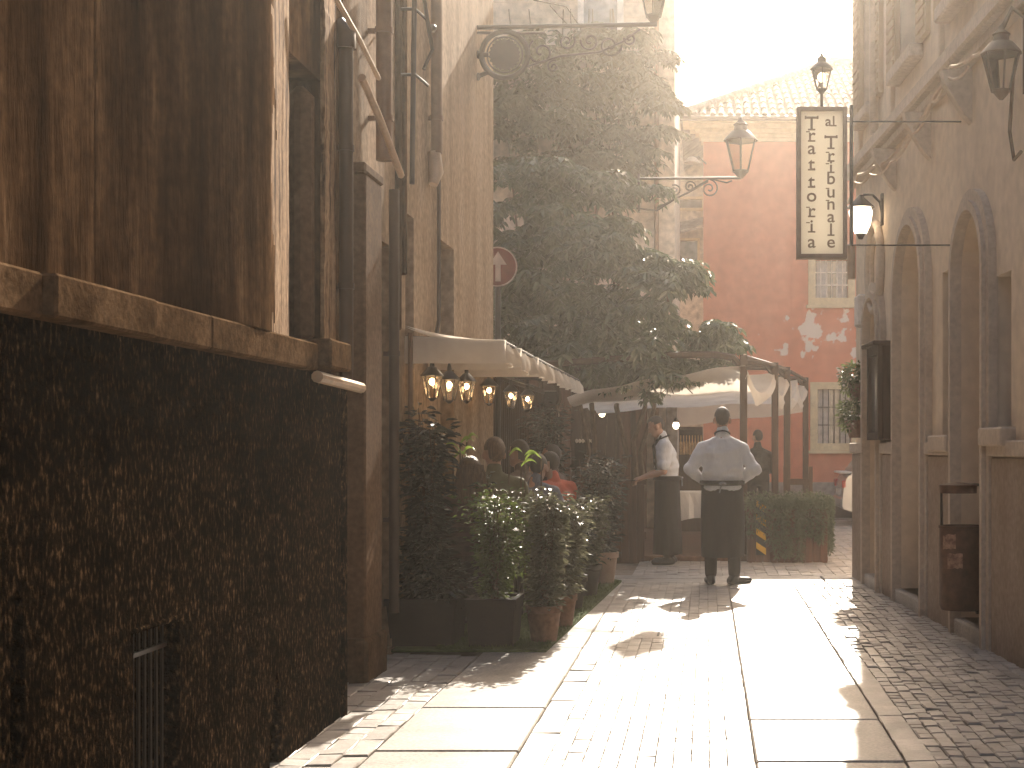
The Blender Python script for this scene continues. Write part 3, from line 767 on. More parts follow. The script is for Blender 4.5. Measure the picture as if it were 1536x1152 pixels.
# ------------------------------------------------------------------ red house
def tiled(mb, ys, zs, ye, ze, xa, xb, yend, pitch=.17):
    x = xa
    while x < xb:
        t1 = min(1, max(0, (yend(x)-ys)/(ye-ys)))
        if t1 > .02:
            n = max(1, int(t1*12)); pts = []
            for i in range(n+1):
                t = t1*i/n; pts.append((x, ys+(ye-ys)*t, zs+(ze-zs)*t+.02))
            # overlapping courses: each tile a short tapered barrel
            for i in range(n):
                a, c = Vector(pts[i]), Vector(pts[i+1])
                mb.tube([a+Vector((U(-.01, .01), 0, .02)), c], [pitch*.36, pitch*.30], 6)
        x += pitch
def red_house():
    Y = 28
    h = thing('red_house', (3, Y, 0), 'red rendered house with cream cornice and tiled roof closing the end of the lane', 'house')
    T = lambda u, v, w: Vector((u, Y-w, v))
    x0 = P(1055, 0, Y).x
    wins = []
    for (a, b_, c, d) in ((1226, 584, 1277, 665), (1223, 390, 1272, 447)):
        wins.append((P(a, 0, Y).x, P(0, d, Y).z, P(c, 0, Y).x, P(0, b_, Y).z))
    wins += [(5.2, wins[0][1], 5.9, wins[0][3]), (5.2, wins[1][1], 5.85, wins[1][3])]
    MB().poly(rect(x0, 0, 9, 7.42), [rect(*w) for w in wins], T, 0, -.3).build('wall', 'red', h)
    MB().box((x0, Y+.3, 0), (x0+.3, Y+10, 7.42)).box((x0+.3, Y+9.7, 0), (9, Y+10, 7.42)).build('side_wall', 'red', h)
    MB().box((x0-.02, Y-.03, .26), (9, Y, .70)).build('plinth', 'greyplinth', h)
    MB().box((x0-.03, Y-.06, 0), (9, Y-.0, .258)).build('base_course', 'wood', h)
    for u0, v0, u1, v1 in wins:
        f = MB().poly(rect(u0-.14, v0-.14, u1+.14, v1+.14), [rect(u0, v0, u1, v1)], T, -.02, .05)
        f.box((u0-.18, Y-.11, v0-.2), (u1+.18, Y, v0-.142)); w = f.build('window', 'beige', h)
        MB().box((u0, Y+.1, v0), (u1, Y+.12, v1)).build('pane', 'wintglass', w)
        MB().box((u0+.03, Y+.09, v0), (u0+.25, Y+.097, v1)).box((u1-.2, Y+.09, v0), (u1-.03, Y+.097, v1)).build('curtain', 'curtain', w)
        g = MB()
        for i in range(1, 6): g.tube([(u0+(u1-u0)*i/6, Y+.03, v0), (u0+(u1-u0)*i/6, Y+.03, v1)], .012, 5)
        for z in (.33, .66): g.box((u0, Y+.02, v0+(v1-v0)*z), (u1, Y+.04, v0+(v1-v0)*z+.02))
        g.build('window_bar', 'whitebox' if v0 > 3 else 'iron', w)
    MB().box((1.68, Y-.02, .7), (1.71, Y-.0005, 7.4)).box((.74, Y-.012, .7), (.75, Y-.0005, 7.4)).build('render_seam', 'red', h)
    # cornice: stepped cove
    c = MB()
    for k in range(5):
        p = .04+.36*(k/4)**1.6; z = 7.4+k*.075
        c.box((x0-p, Y-p, z), (9.2, Y+.3, z+.074)); 
    c.build('cornice', 'beige', h)
    ys, zs, ye, ze = Y-.45, 7.78, 33, 10.25
    xl = x0-.45; xr = 2.85
    yend = lambda x: ys+(x-xl)*(ye-ys)/(xr-xl)
    r = MB()
    r.add([(xl, ys, zs), (12, ys, zs), (12, ye, ze), (xr, ye, ze), (xl, Y+10.4, zs), (12, Y+10.4, zs)], [(0, 1, 2, 3), (0, 3, 4), (3, 2, 5, 4)])
    ro = r.build('roof', 'tile', h)
    t = MB(); tiled(t, ys, zs, ye, ze, xl+.12, 8, yend)
    t.tube([(xl, ys, zs+.06), (xr, ye, ze+.06)], .1, 8); t.tube([(xr, ye, ze+.06), (12, ye, ze+.06)], .12, 8)
    t.build('roof_tile', 'tile', ro, True)
    MB().tube([(xl-.02, ys-.06, zs-.03), (9, ys-.06, zs-.03)], .05, 8).build('gutter', 'darkpipe', h, True)
red_house()

# far house between the ivy house and the red house
def far_house():
    Y = 33
    h = thing('far_house', (-1, Y, 0), 'pale house glimpsed in the gap between the climbing plant and the red house', 'house')
    T = lambda u, v, w: Vector((u, Y-w, v))
    def wr(a, b, c, d): return (P(a, 0, Y).x, P(0, d, Y).z, P(c, 0, Y).x, P(0, b, Y).z)
    ws = [wr(1020, 361, 1046, 392), wr(1017, 299, 1053, 312)]
    MB().poly(rect(-5, 0, 1.5, 8.9), [rect(*w) for w in ws], T, 0, -.3).build('wall', 'farwall', h)
    for w in ws:
        f = MB().poly(rect(w[0]-.06, w[1]-.06, w[2]+.06, w[3]+.06), [rect(*w)], T, 0, .04).build('window', 'beige', h)
        MB().box((w[0], Y+.1, w[1]), (w[2], Y+.12, w[3])).build('pane', 'wintglass', f)
    z = P(0, 345, Y).z
    q = MB(); q.add([(-1.0, Y, z+.1), (0.1, Y, z+.35), (.1, Y-.8, z+.05), (-1.0, Y-.8, z-.25), (-1.0, Y, z+.04), (0.1, Y, z+.29), (.1, Y-.8, z-.01), (-1.0, Y-.8, z-.31)],
                    [(0, 1, 2, 3), (7, 6, 5, 4), (0, 4, 5, 1), (1, 5, 6, 2), (2, 6, 7, 3), (3, 7, 4, 0)])
    q.build('porch_roof', 'tile', h)
    ro = MB(); ro.add([(-5.2, Y-.5, 8.85), (1.6, Y-.5, 8.85), (1.6, Y+3, 9.6), (-5.2, Y+3, 9.6)], [(0, 1, 2, 3)])
    rr = ro.build('roof', 'tile', h)
    t = MB(); tiled(t, Y-.5, 8.87, Y+3, 9.62, -2, 1.5, lambda x: 99, .26); t.build('roof_tile', 'tile', rr, True)
    # a dish-like lamp shade on the corner
    c = P(1040, 242, 26.4)
far_house()
dl = thing('dish_lamp', P(1052, 240, 26.6), 'shallow dish shaped lamp on an arm at the corner of the red house', 'lamp')
c = P(1038, 243, 26.6)
MB().lathe([(.17, -.02), (.16, .0), (.08, .08), (.02, .1)], c, 14).build('shade', 'mould', dl, True)
MB().tube([c+Vector((0, 0, .09)), c+Vector((.12, .1, .12)), c+Vector((.26, .4, .05))], .014, 6).build('arm', 'iron', dl, True)

# ------------------------------------------------------------------ ivy house
YD = 23.0
def ivy_house():
    h = thing('ivy_house', (-2.5, YD, 0), 'pale rendered house behind the climbing plant with a dark wooden restaurant front', 'house')
    T = lambda u, v, w: Vector((u, YD-w, v))
    x1 = P(1012, 0, YD).x
    w = (P(876, 0, YD).x, 8.1, P(926, 0, YD).x, 9.6)
    MB().poly(rect(-9, 0, x1, 11), [rect(-3.3, .05, -2.4, 2.3)], T, 0, -.3).build('wall', 'ivywall', h)
    MB().box((x1-.3, YD+.3, 0), (x1, YD+4.6, 11)).build('side_wall', 'ivywall', h)
    f = MB().box((w[0]-.1, YD-.03, 8.0), (w[2]+.1, YD-.002, 9.7)).build('window', 'whitebox', h)
    MB().box((w[0], YD-.04, 8.1), (w[2], YD-.031, 9.6)).build('pane', 'wintglass', f)
    MB().box((-9, YD-.15, 11.002), (x1+.1, YD+4.6, 11.06)).build('roof', 'tile', h)
    px = P(985, 0, YD).x
    MB().tube([(px, YD-.06, 0.1), (px, YD-.06, 10.9)], .04, 8).build('drainpipe', 'copper', h, True)
    q = MB().tube([P(982, 188, YD-.05), P(1012, 226, YD-.05)], .018, 5).tube([P(984, 226, YD-.05), P(1012, 262, YD-.05)], .014, 5)
    q.build('diagonal_brace', 'mould', h)
    # block joints on the upper front
    g = MB()
    for i in range(14):
        z = 6.9+i*.24
        g.box((-4.5, YD-.006, z), (x1-.3, YD-.001, z+.012))
    g.build('course_line', 'mould', h)
    # wooden front
    MB().box((-6, YD-.1, 0), (-3.35, YD-.002, 2.75)).box((-2.35, YD-.1, 0), (-1.05, YD-.002, 2.75)).box((-3.35, YD-.1, 2.3), (-2.35, YD-.002, 2.75)).build('shopfront', 'wood', h)
    q = MB()
    for px in (803, 848, 938, 962): 
        x = P(px, 0, YD-.15).x; q.box((x-.09, YD-.2, 0), (x+.09, YD-.101, 2.72), bev=.01)
    q.build('pilaster', 'woodfence', h)
    MB().box((-3.3, YD+.1, .05), (-2.4, YD+.14, 2.3)).build('door', 'dark', h)
    MB().box((P(1000, 0, YD).x, YD-.12, 0), (P(1016, 0, YD).x, YD-.002, 2.6), bev=.01).build('corner_pier', 'greyplinth', h)
ivy_house()
sg = thing('board_sign', P(878, 670, 19.6), 'small dark menu board with a pale scalloped edge beside the restaurant door', 'board')
a, b_ = P(862, 700, 19.6), P(896, 662, 19.6)
MB().box((a.x, 19.58, a.z), (b_.x, 19.62, b_.z)).build('board', 'dark', sg)
q = MB()
for i in range(7): q.ell((a.x+.03+i*.042, 19.575, b_.z+.005), (.022, .012, .03), 8, 5)
q.build('edge_trim', 'mould', sg)
MB().box((a.x-.0, 19.585, 0.0), (a.x+.03, 19.615, a.z)).box((b_.x-.03, 19.585, 0), (b_.x, 19.615, a.z)).build('leg', 'dark', sg)
for i, (px, py, Y, lb) in enumerate(((903, 620, YD-.5, 'round lit wall lamp glowing on the wooden restaurant front'), (1014, 638, YD-.5, 'small round lit lamp on the grey corner pier under the canopy'))):
    c = P(px, py, Y)
    t = thing('wall_lamp', c, lb, 'wall lamp')
    MB().ell(c, (.055, .055, .065), 12, 8).build('globe', 'bulbw', t, True)
    MB().tube([c+Vector((0, .04, .03)), c+Vector((0, .2, .06)), c+Vector((0, .5, .06))], .015, 6).lathe([(.06, .05), (.03, .1), (.01, .12)], c, 10).build('bracket', 'iron', t)

# ------------------------------------------------------------------ climbing plants
def frond(mb, p, d, L, lw, n=4):
    d = d.normalized(); pts = []; q = p.copy(); dd = d.copy(); st = L/n
    for i in range(n+1):
        pts.append(q.copy()); q = q+dd*st; dd = (dd+Vector((0, 0, -.22))).normalized()
    for i in range(1, n+1):
        t = (pts[i]-pts[i-1]).normalized(); side = t.cross(Vector((0, 0, 1)))
        if side.length < .05: side = Vector((1, 0, 0))
        side.normalize(); up = side.cross(t)
        up = (up+Vector((U(-.25, .25), U(-.25, .25), U(.2, .6)))).normalized()
        for s in (-1, 1):
            dl = (t*U(.3, .7)+side*s+Vector((0, 0, U(-.5, .0)))).normalized()
            mb.leaf(pts[i], dl, up, lw*U(2.0, 3.0), lw*U(.8, 1.15), fold=U(0, .3), curl=U(.05, .35))
    mb.leaf(pts[-1], dd, Vector((U(-.4, .4), -.6, 1)), lw*2.6, lw)
def climber(blobs, Y0, n, L, lw, depth=.8, bias=0, per=13):
    """foliage gathered into tufts of drooping fronds, with dark gaps between the tufts"""
    mb = MB(); tot = sum(b[2]**2 for b in blobs)
    for px, py, r, dy in blobs:
        k = max(2, int(n*r*r/tot/per)); Y = Y0+dy; c = P(px, py, Y); rr = r/F*Y
        for _ in range(k):
            u = Vector((random.gauss(0, 1), random.gauss(-.55, .75), random.gauss(.2, 1))).normalized()
            f = U(.45, 1.0)**.5
            if random.random() < .1: f *= U(1.05, 1.25)
            q = c+Vector((u.x*rr*f, u.y*rr*depth*f, u.z*rr*f*.92))
            az = math.atan2(u.y-.5, u.x)+U(-.5, .5); ts = U(.7, 1.25)
            for _ in range(int(per*U(.6, 1.4))):
                a = az+random.gauss(0, .9)
                d = Vector((math.cos(a), math.sin(a), U(-.25, .35)))
                p = q+Vector((U(-.09, .09), U(-.09, .09), U(-.05, .05)))*ts
                frond(mb, p, d, L*U(.6, 1.1)*ts, lw*U(.8, 1.2)*ts)
    return mb
vx = thing('climbing_plant', (-2.2, YD-.1, 0), 'dense dull climbing plant covering the upper wall of the pale house', 'climbing plant')
up = [(795, 120, 62, 0), (860, 100, 70, 0), (925, 95, 52, 0), (958, 78, 36, 0), (965, 150, 38, 0), (830, 185, 70, 0), (900, 190, 64, 0), (775, 180, 55, 0), (925, 235, 40, .1),
      (985, 95, 22, 0), (990, 140, 20, 0), (900, 52, 16, 0), (945, 48, 16, 0), (760, 75, 40, 0), (965, 235, 24, 0), (960, 265, 26, 0), (985, 190, 15, 0), (860, 250, 40, .1), (790, 245, 40, .1)]
climber(up, YD-.45, 2700, .32, .055, depth=.5, per=20).build('foliage', 'ivy1', vx)
q = MB()
for i in range(9):
    x = U(-3.2, -1.0); pts = [(x, YD-.05, .05)]
    for k in range(8): x += U(-.12, .12); pts.append((x, YD-.05-U(0, .06), .05+1.05*(k+1)))
    q.tube(pts, [.03-.0025*k for k in range(9)], 5)
q.tube([P(825, 8, YD-.05), P(840, 25, YD-.05), P(855, 40, YD-.05)], .01, 4).tube([P(800, 0, YD-.05), P(850, 10, YD-.05), P(870, 40, YD-.05)], .01, 4)
q.build('stem', 'stem', vx)
v2 = thing('climbing_plant', (-1.2, 18.6, 0), 'bushy green wisteria like climber bulging low over the terrace canopies', 'climbing plant')
low = [(790, 320, 78, .3), (870, 315, 62, .2), (850, 390, 90, .0), (770, 420, 80, .3), (930, 350, 62, .1), (930, 430, 95, -.2), (840, 480, 92, -.1), (990, 440, 64, -.2), (985, 505, 74, -.4),
       (1035, 500, 42, -.4), (1040, 545, 34, -.5), (1060, 525, 24, -.5), (920, 530, 62, -.4), (860, 545, 40, -.4), (960, 555, 42, -.5), (760, 290, 40, .3), (820, 262, 34, .2), (770, 500, 55, .1), (1005, 385, 34, 0),
       (1030, 425, 24, -.1), (960, 300, 24, .2), (1065, 495, 18, -.4), (880, 275, 26, .2), (760, 345, 60, .2), (1075, 510, 14, -.4), (820, 535, 40, -.1), (900, 558, 36, -.4), (1010, 555, 34, -.5), (760, 545, 36, .3)]
climber(low, 18.3, 5200, .3, .05, depth=.8, per=24).build('foliage', 'ivy2', v2)
q = MB()
for i in range(7):
    x = -1.5+U(-.9, .9); y = 19.6; pts = [(x, y, 0)] ; z = 0
    for k in range(7):
        x += U(-.15, .2); y -= U(.05, .25); z += U(.35, .75); pts.append((x, y, z))
    q.tube(pts, [.05-.005*k for k in range(8)], 6)
for i in range(10):
    a = P(U(860, 1040), 540, 17.6); q.tube([a, a+Vector((U(-.1, .1), 0, -.2)), a+Vector((U(-.2, .2), -.05, -.42))], .006, 4)
q.build('stem', 'stem', v2)

# ------------------------------------------------------------------ one-way sign
ow = thing('round_sign', (-2.0, 14.6, 0), 'round faded red traffic sign with white up arrow, partly hidden by the house corner', 'traffic sign')
c = P(746, 400, 14.6); T = lambda u, v, w: Vector((u, 14.6+w, v))
rr = 30/F*14.6
circ = lambda r: [(c.x+r*math.cos(2*math.pi*i/36), c.z+r*math.sin(2*math.pi*i/36)) for i in range(36)]
MB().poly(circ(rr), [], T, 0, .012).build('disc', 'signred', ow)
MB().poly(circ(rr), [circ(rr*.93)], T, -.003, 0).build('rim', 'signwhite', ow)
k = rr/30
ar = [(-4, -22), (4, -22), (4, 3), (13, 3), (0, 23), (-13, 3), (-4, 3)]
MB().poly([(c.x+(x+1)*k, c.z+y*k) for x, y in ar], [], T, -.004, 0).build('arrow', 'signwhite', ow)
MB().tube([(c.x, 14.64, 0), (c.x, 14.64, c.z+.2)], .03, 8).build('pole', 'iron', ow, True)

# ------------------------------------------------------------------ awnings over the left terrace
def awning(y0, y1, label, front):
    a = thing('awning', (-1.8, (y0+y1)/2, 2.1), label, 'awning', 'cream awnings over the left terrace')
    xa, xb = -2.12, -1.43
    zt = 2.14; m = MB(); n = 10; k = 8
    vs = []; fs = []
    for i in range(n+1):
        y = y0+(y1-y0)*i/n
        for j in range(k+1):
            t = j/k; x = xa+(xb-xa)*t
            z = zt+.10*(1-t)-.03*math.sin(math.pi*t)*(1+.5*math.sin(i*1.7))
            vs.append((x, y, z))
    vs2 = [(x, y, z+.012) for x, y, z in vs]; N0 = len(vs)
    for i in range(n):
        for j in range(k):
            q0 = i*(k+1)+j; f = (q0, q0+1, q0+k+2, q0+k+1); fs.append(f); fs.append(tuple(x+N0 for x in reversed(f)))
    m.add(vs+vs2, fs); m.build('canvas', 'canvas', a, True)
    # hanging valance along the lane and across the near end
    v = MB(); vv = []; ff = []; N1 = max(12, int((y1-y0)*14))
    for i in range(N1+1):
        y = y0+(y1-y0)*i/N1; w = .022*math.sin(i*1.9)+.015*math.sin(i*.63)+U(-.008, .008)
        drop = .15+.01*math.sin(i*.9)
        vv += [(xb, y, zt+.008), (xb+.02+w, y, zt-drop*.5), (xb+.012+w*1.5, y, zt-drop)]
    for i in range(N1):
        for j in (0, 1): ff.append((i*3+j, i*3+3+j, i*3+4+j, i*3+1+j))
    v.add(vv, ff)
    if front:
        vv = []; ff = []
        for i in range(15):
            t = i/14; x = xa+.0+(xb-xa+.02)*t
            w = .01*math.sin(i*1.3)
            vv += [(x, y0-.002, zt+.10*(1-t)*.3+.008), (x, y0-.025+w, zt-.08), (x, y0-.012+w, zt-.155)]
        for i in range(14):
            for j in (0, 1): ff.append((i*3+j, i*3+3+j, i*3+4+j, i*3+1+j))
        v.add(vv, ff)
    v.build('valance', 'canvas', a, True)
    f = MB().tube([(xb, y0, zt-.005), (xb, y1, zt-.005)], .014, 6)
    for y in (y0+.03, y1-.03): f.tube([(xa, y, zt+.03), (xb, y, zt-.01)], .014, 6)
    f.build('frame', 'iron', a)
awning(10.0, 10.62, 'nearest cream awning with a flat front flap, under the beige house', True)
awning(10.85, 11.75, 'short middle cream awning between the nearest and the longest one', True)
awning(11.95, 16.0, 'longest and farthest cream awning with a wrinkled valance over the left terrace', True)
solo(MB().tube([(-2.08, 9.98, .05), (-2.08, 9.98, 2.2)], .018, 8), 'awning_pole', 'copper', 'thin metal pole holding the near corner of the left awning', 'pole', origin=(-2.08, 9.98, .05))
rail = MB().tube([(-1.97, 9.98, 2.085), (-1.97, 16.2, 2.085)], .014, 6)
for y in (10.2, 12.4, 15.0): rail.tube([(-2.13 if y < 14 else -2.08, y, 2.085), (-1.97, y, 2.085)], .01, 5)
solo(rail, 'lantern_rail', 'iron', 'dark rail under the left awnings carrying the row of lit lanterns', 'rail')

# six lit lanterns
ln = thing('hanging_lantern', (0, 0, 0), '', 'lantern', 'lit lanterns under the left awnings')
def glow_lantern(root):
    w = .15; h = .235
    q = MB()
    for k in range(6):
        a = 2*math.pi*k/6; d = Vector((math.cos(a), math.sin(a), 0))
        q.tube([d*w*.27+Vector((0, 0, -h)), d*w*.5+Vector((0, 0, -h*.32))], .004, 5)
        d2 = Vector((math.cos(a+math.pi/3), math.sin(a+math.pi/3), 0))
        q.tube([d*w*.5+Vector((0, 0, -h*.32)), d2*w*.5+Vector((0, 0, -h*.32))], .005, 5)
    q.lathe([(.01, -h*1.1), (w*.2, -h*1.02), (w*.28, -h), (.002, -h+.001)], (0, 0, 0), 10)
    q.build('lantern_frame', 'iron', root)
    MB().lathe([(w*.57, -h*.33), (w*.52, -h*.28), (w*.2, -h*.06), (w*.12, -h*.04), (w*.1, .02), (.008, .05), (.006, .1)], (0, 0, 0), 12).build('cap', 'iron', root, True)
    MB().lathe([(w*.26, -h*.99), (w*.49, -h*.33)], (0, 0, 0), 6).build('glass', 'lampglass', root)
    MB().ell((0, 0, -h*.5), (.021, .021, .026), 12, 8).build('bulb', 'bulb', root, True)
glow_lantern(ln)
lab = ['nearest lit lantern in the row under the left awnings, largest and leftmost', 'second lit lantern in the row, close behind the nearest one',
       'third lit lantern from the near end of the row under the awnings', 'fourth lit lantern from the near end of the row under the awnings',
       'fifth lit lantern, next to last in the row under the awnings', 'farthest and smallest lit lantern in the row under the awnings']
for i, (px, py) in enumerate(((646, 573), (669, 578), (698, 580), (732, 586), (765, 594), (790, 599))):
    Y = 1.98*F/(VX-px); z = P(0, py, Y).z
    loc = (-1.97 if i != 1 else -1.955, Y, z+.12)
    if i == 0: ln.location = loc; ln['label'] = lab[0]
    else: dup(ln, loc, lab[i], rotz=.2*i)

# dark slatted screen behind the diners
sc_ = thing('slatted_screen', (-2.2, 15.5, 0), 'dark slatted wooden screen with thin upright bars behind the left terrace diners', 'screen')
MB().box((-2.24, 14.25, 0), (-2.2, 18.9, 2.1)).build('panel', 'dark', sc_)
q = MB()
for i in range(30): q.box((-2.2, 14.3+i*.155, 0), (-2.17, 14.33+i*.155, 2.1))
q.build('slat', 'wood', sc_)
q = MB(); q.box((-2.25, 14.22, 2.1), (-2.16, 18.95, 2.16)); q.build('top_rail', 'wood', sc_)

# ------------------------------------------------------------------ terrace canopy (right)
def canopy():
    t = thing('terrace_canopy', (.3, 19.5, 0), 'cream canopy sagging between dark posts over the terrace before the red house', 'canopy')
    posts = [(.45, 17.35), (.91, 18.95), (1.13, 20.0), (1.6, 23.0)]
    zt = 2.52
    for i, (x, y) in enumerate(posts):
        q = MB().box((x-.045, y-.045, 0), (x+.045, y+.045, zt), bev=.006); q.build('post', 'wood', t)
    for i, (x, y) in enumerate(posts):
        q = MB(); pts = [(-2.0, y, zt-.12), (x-.9, y, zt-.0), (x-.35, y, zt+.0), (x-.12, y, zt-.03), (x-.03, y, zt-.14)]
        q.tube(pts, .042, 6); q.build('cross_beam', 'wood', t)
    q = MB().tube([(posts[0][0], posts[0][1], zt-.02)]+[(x, y, zt-.04) for x, y in posts[1:]], .03, 6); q.build('side_beam', 'wood', t)
    # fabric, hung in bays below the beams
    ys = [17.3, 18.95, 20.0, 21.5, 23.0]; xr = [.47, .91, 1.13, 1.37, 1.58]
    vs = []; fs = []; K = 14; rows = 0
    for b in range(4):
        n = 9
        for i in range(n+(1 if b == 3 else 0)):
            s = i/n; y = ys[b]+(ys[b+1]-ys[b])*s; x1 = xr[b]+(xr[b+1]-xr[b])*s
            for j in range(K+1):
                v = j/K; x = -1.7+(x1+1.7)*v
                z = 2.0+.4*v**.8-.30*math.sin(math.pi*s)**.8*(.3+.7*v)+.015*math.sin(v*17+b)
                vs.append((x, y, z))
            rows += 1
    for i in range(rows-1):
        for j in range(K):
            a = i*(K+1)+j; fs.append((a, a+1, a+K+2, a+K+1))
    m = MB(); m.add(vs, fs); m.build('fabric', 'canvas', t, True)
    # hanging valances: lane side and far end
    v = MB(); e = [vs[i*(K+1)+K] for i in range(rows)]
    vv = []; ff = []
    for i, p in enumerate(e):
        w = .03*math.sin(i*1.1); d = .16+.05*math.sin(i*.7)
        vv += [p, (p[0]+.03+w, p[1], p[2]-d*.55), (p[0]+.0+w, p[1], p[2]-d)]
    for i in range(len(e)-1):
        for j in (0, 1): ff.append((i*3+j, i*3+3+j, i*3+4+j, i*3+1+j))
    v.add(vv, ff)
    e = [vs[(rows-1)*(K+1)+j] for j in range(K+1)]; vv = []; ff = []
    for i, p in enumerate(e): vv += [p, (p[0], p[1]+.03*math.sin(i*2), p[2]-.24), (p[0], p[1]+.02*math.sin(i*2), p[2]-.45)]
    for i in range(K):
        for j in (0, 1): ff.append((i*3+j, i*3+3+j, i*3+4+j, i*3+1+j))
    v.add(vv, ff)
    v.build('valance', 'canvas', t, True)
canopy()

dk = MB().box((-1.7, 17.02, 0), (1.45, 23.2, .09), bev=.01)
solo(dk, 'wooden_deck', 'woodfence', 'low brown wooden deck under the terrace canopy', 'deck', origin=(0, 20, 0))
# wooden screen left of the waiters
ws = thing('wooden_screen', (-1.0, 16.95, 0), 'brown vertical board screen at the terrace edge left of the bending waiter', 'screen')
q = MB()
for i in range(9): q.box((-1.55+i*.09, 16.93, .03), (-1.465+i*.09, 16.955, .95+.0*i), bev=.004)
q.build('board', 'woodfence', ws)
MB().box((-1.57, 16.90, .95), (-.72, 16.98, 1.0)).box((-1.57, 16.955, .3), (-.72, 16.975, .38)).build('rail', 'woodfence', ws)

def leaf_cloud(mb, c, r, n, L, W, down=0, shell=.4):
    for _ in range(n):
        u = Vector((random.gauss(0, 1), random.gauss(0, 1), random.gauss(0, 1))).normalized()
        f = U(shell, 1)
        p = Vector((c[0]+u.x*r[0]*f, c[1]+u.y*r[1]*f, c[2]+u.z*r[2]*f))
        d = (u+Vector((U(-.8, .8), U(-.8, .8), U(-.6, .6)-down))).normalized()
        d.z *= .45; d.normalize(); n_ = Vector((U(-.4, .4), U(-.4, .4), 1))
        mb.leaf(p, d, n_, L*U(.7, 1.25), W*U(.75, 1.2), fold=U(.05, .35), curl=U(0, .3))

# trailing hedge planter
hp = thing('hedge_planter', (.95, 17.0, 0), 'brown board planter with trailing grey green foliage at the right end of the terrace', 'planter')
q = MB()
for i in range(11): q.box((.50+i*.084, 16.82, .02), (.58+i*.084, 16.85, .66), bev=.004)
q.box((1.40, 16.85, .02), (1.43, 17.25, .66)); q.box((.48, 16.85, .02), (.51, 17.25, .66))
q.build('box', 'woodfence', hp)
MB().box((.52, 16.86, .05), (1.39, 17.24, .6)).build('soil', 'soil', hp)
h = MB()
for i in range(9):
    x = .56+i*.1
    leaf_cloud(h, (x, 17.02, .76+U(-.04, .03)), (.14, .2, .13), 300, .045, .016)
    for k in range(2):
        xx = x+U(-.05, .05); zlo = U(.06, .4) if i > 1 else U(.35, .5)
        z = .78
        while z > zlo:
            leaf_cloud(h, (xx, 16.80, z), (.05, .05, .04), 26, .045, .014, down=.8); z -= .035; xx += U(-.012, .012)
for k in range(7):
    yy = 16.9+k*.05; z = .78; zlo = U(.1, .4); xx = 1.46
    while z > zlo: leaf_cloud(h, (xx, yy, z), (.05, .05, .04), 22, .045, .014, down=.8); z -= .035
h.build('foliage', 'hedge', hp)
hz = thing('hazard_board', (.66, 16.78, .15), 'upright board with yellow and black diagonal warning stripes on the planter corner', 'warning board')
MB().box((.585, 16.79, .12), (.70, 16.81, .70)).build('board', 'blackp', hz)
q = MB()
for i in range(4):
    z = .12+i*.165
    q.add([(.585, 16.787, z+.08), (.70, 16.787, z), (.70, 16.787, z+.08), (.585, 16.787, z+.155)], [(0, 1, 2, 3)])
q.build('stripe', 'yellow', hz)
# terrace table with white cloth and chair behind
tb = thing('cafe_table', (-.1, 18.2, .09), 'square terrace table under a white cloth between the two waiters', 'table')
MB().box((-.45, 17.85, .79), (.25, 18.55, .82)).build('tabletop', 'wood', tb)
for x in (-.4, .2):
    for y in (17.9, 18.5): MB().box((x-.02, y-.02, .09), (x+.02, y+.02, .79)).build('leg', 'wood', tb)
cl = MB(); vs = []; 
cl.box((-.46, 17.84, .821), (.26, 18.56, .827))
for (xa, ya, xb, yb) in ((-.46, 17.84, .26, 17.84), (.26, 17.84, .26, 18.56), (.26, 18.56, -.46, 18.56), (-.46, 18.56, -.46, 17.84)):
    vs = []; n = 12
    for i in range(n+1):
        t = i/n; x = xa+(xb-xa)*t; y = ya+(yb-ya)*t; nx, ny = (yb-ya)/.72, -(xb-xa)/.72
        w = .02*math.sin(i*2.1); dr = .32+.1*abs(2*t-1)**2
        vs += [(x, y, .827), (x+nx*(.015+w), y+ny*(.015+w), .827-dr*.5), (x+nx*(.03+w*1.6), y+ny*(.03+w*1.6), .827-dr)]
    cl.add(vs, [(i*3+j, i*3+3+j, i*3+4+j, i*3+1+j) for i in range(n) for j in (0, 1)])
solo(cl, 'tablecloth', 'whitec', 'white cloth draped over the terrace table between the waiters', 'tablecloth', origin=(-.1, 18.2, .82))
sh = thing('bottle_shelf', P(1036, 665, 22), 'barred shelf of amber bottles at the back of the terrace under the canopy', 'shelf')
a, b_ = P(1018, 682, 22), P(1054, 645, 22)
MB().box((a.x, 22, 0.09), (b_.x, 22.3, a.z)).box((a.x, 22.28, a.z), (b_.x, 22.3, b_.z)).box((a.x, 22, b_.z), (b_.x, 22.3, b_.z+.05)).build('cabinet', 'wood', sh)
q = MB()
for i in range(8): q.lathe([(.02, 0), (.02, .17), (.008, .22), (.008, .3)], (a.x+.03+i*.045, 22.12, a.z), 8)
q.build('bottle', 'shelfglow', sh, True)

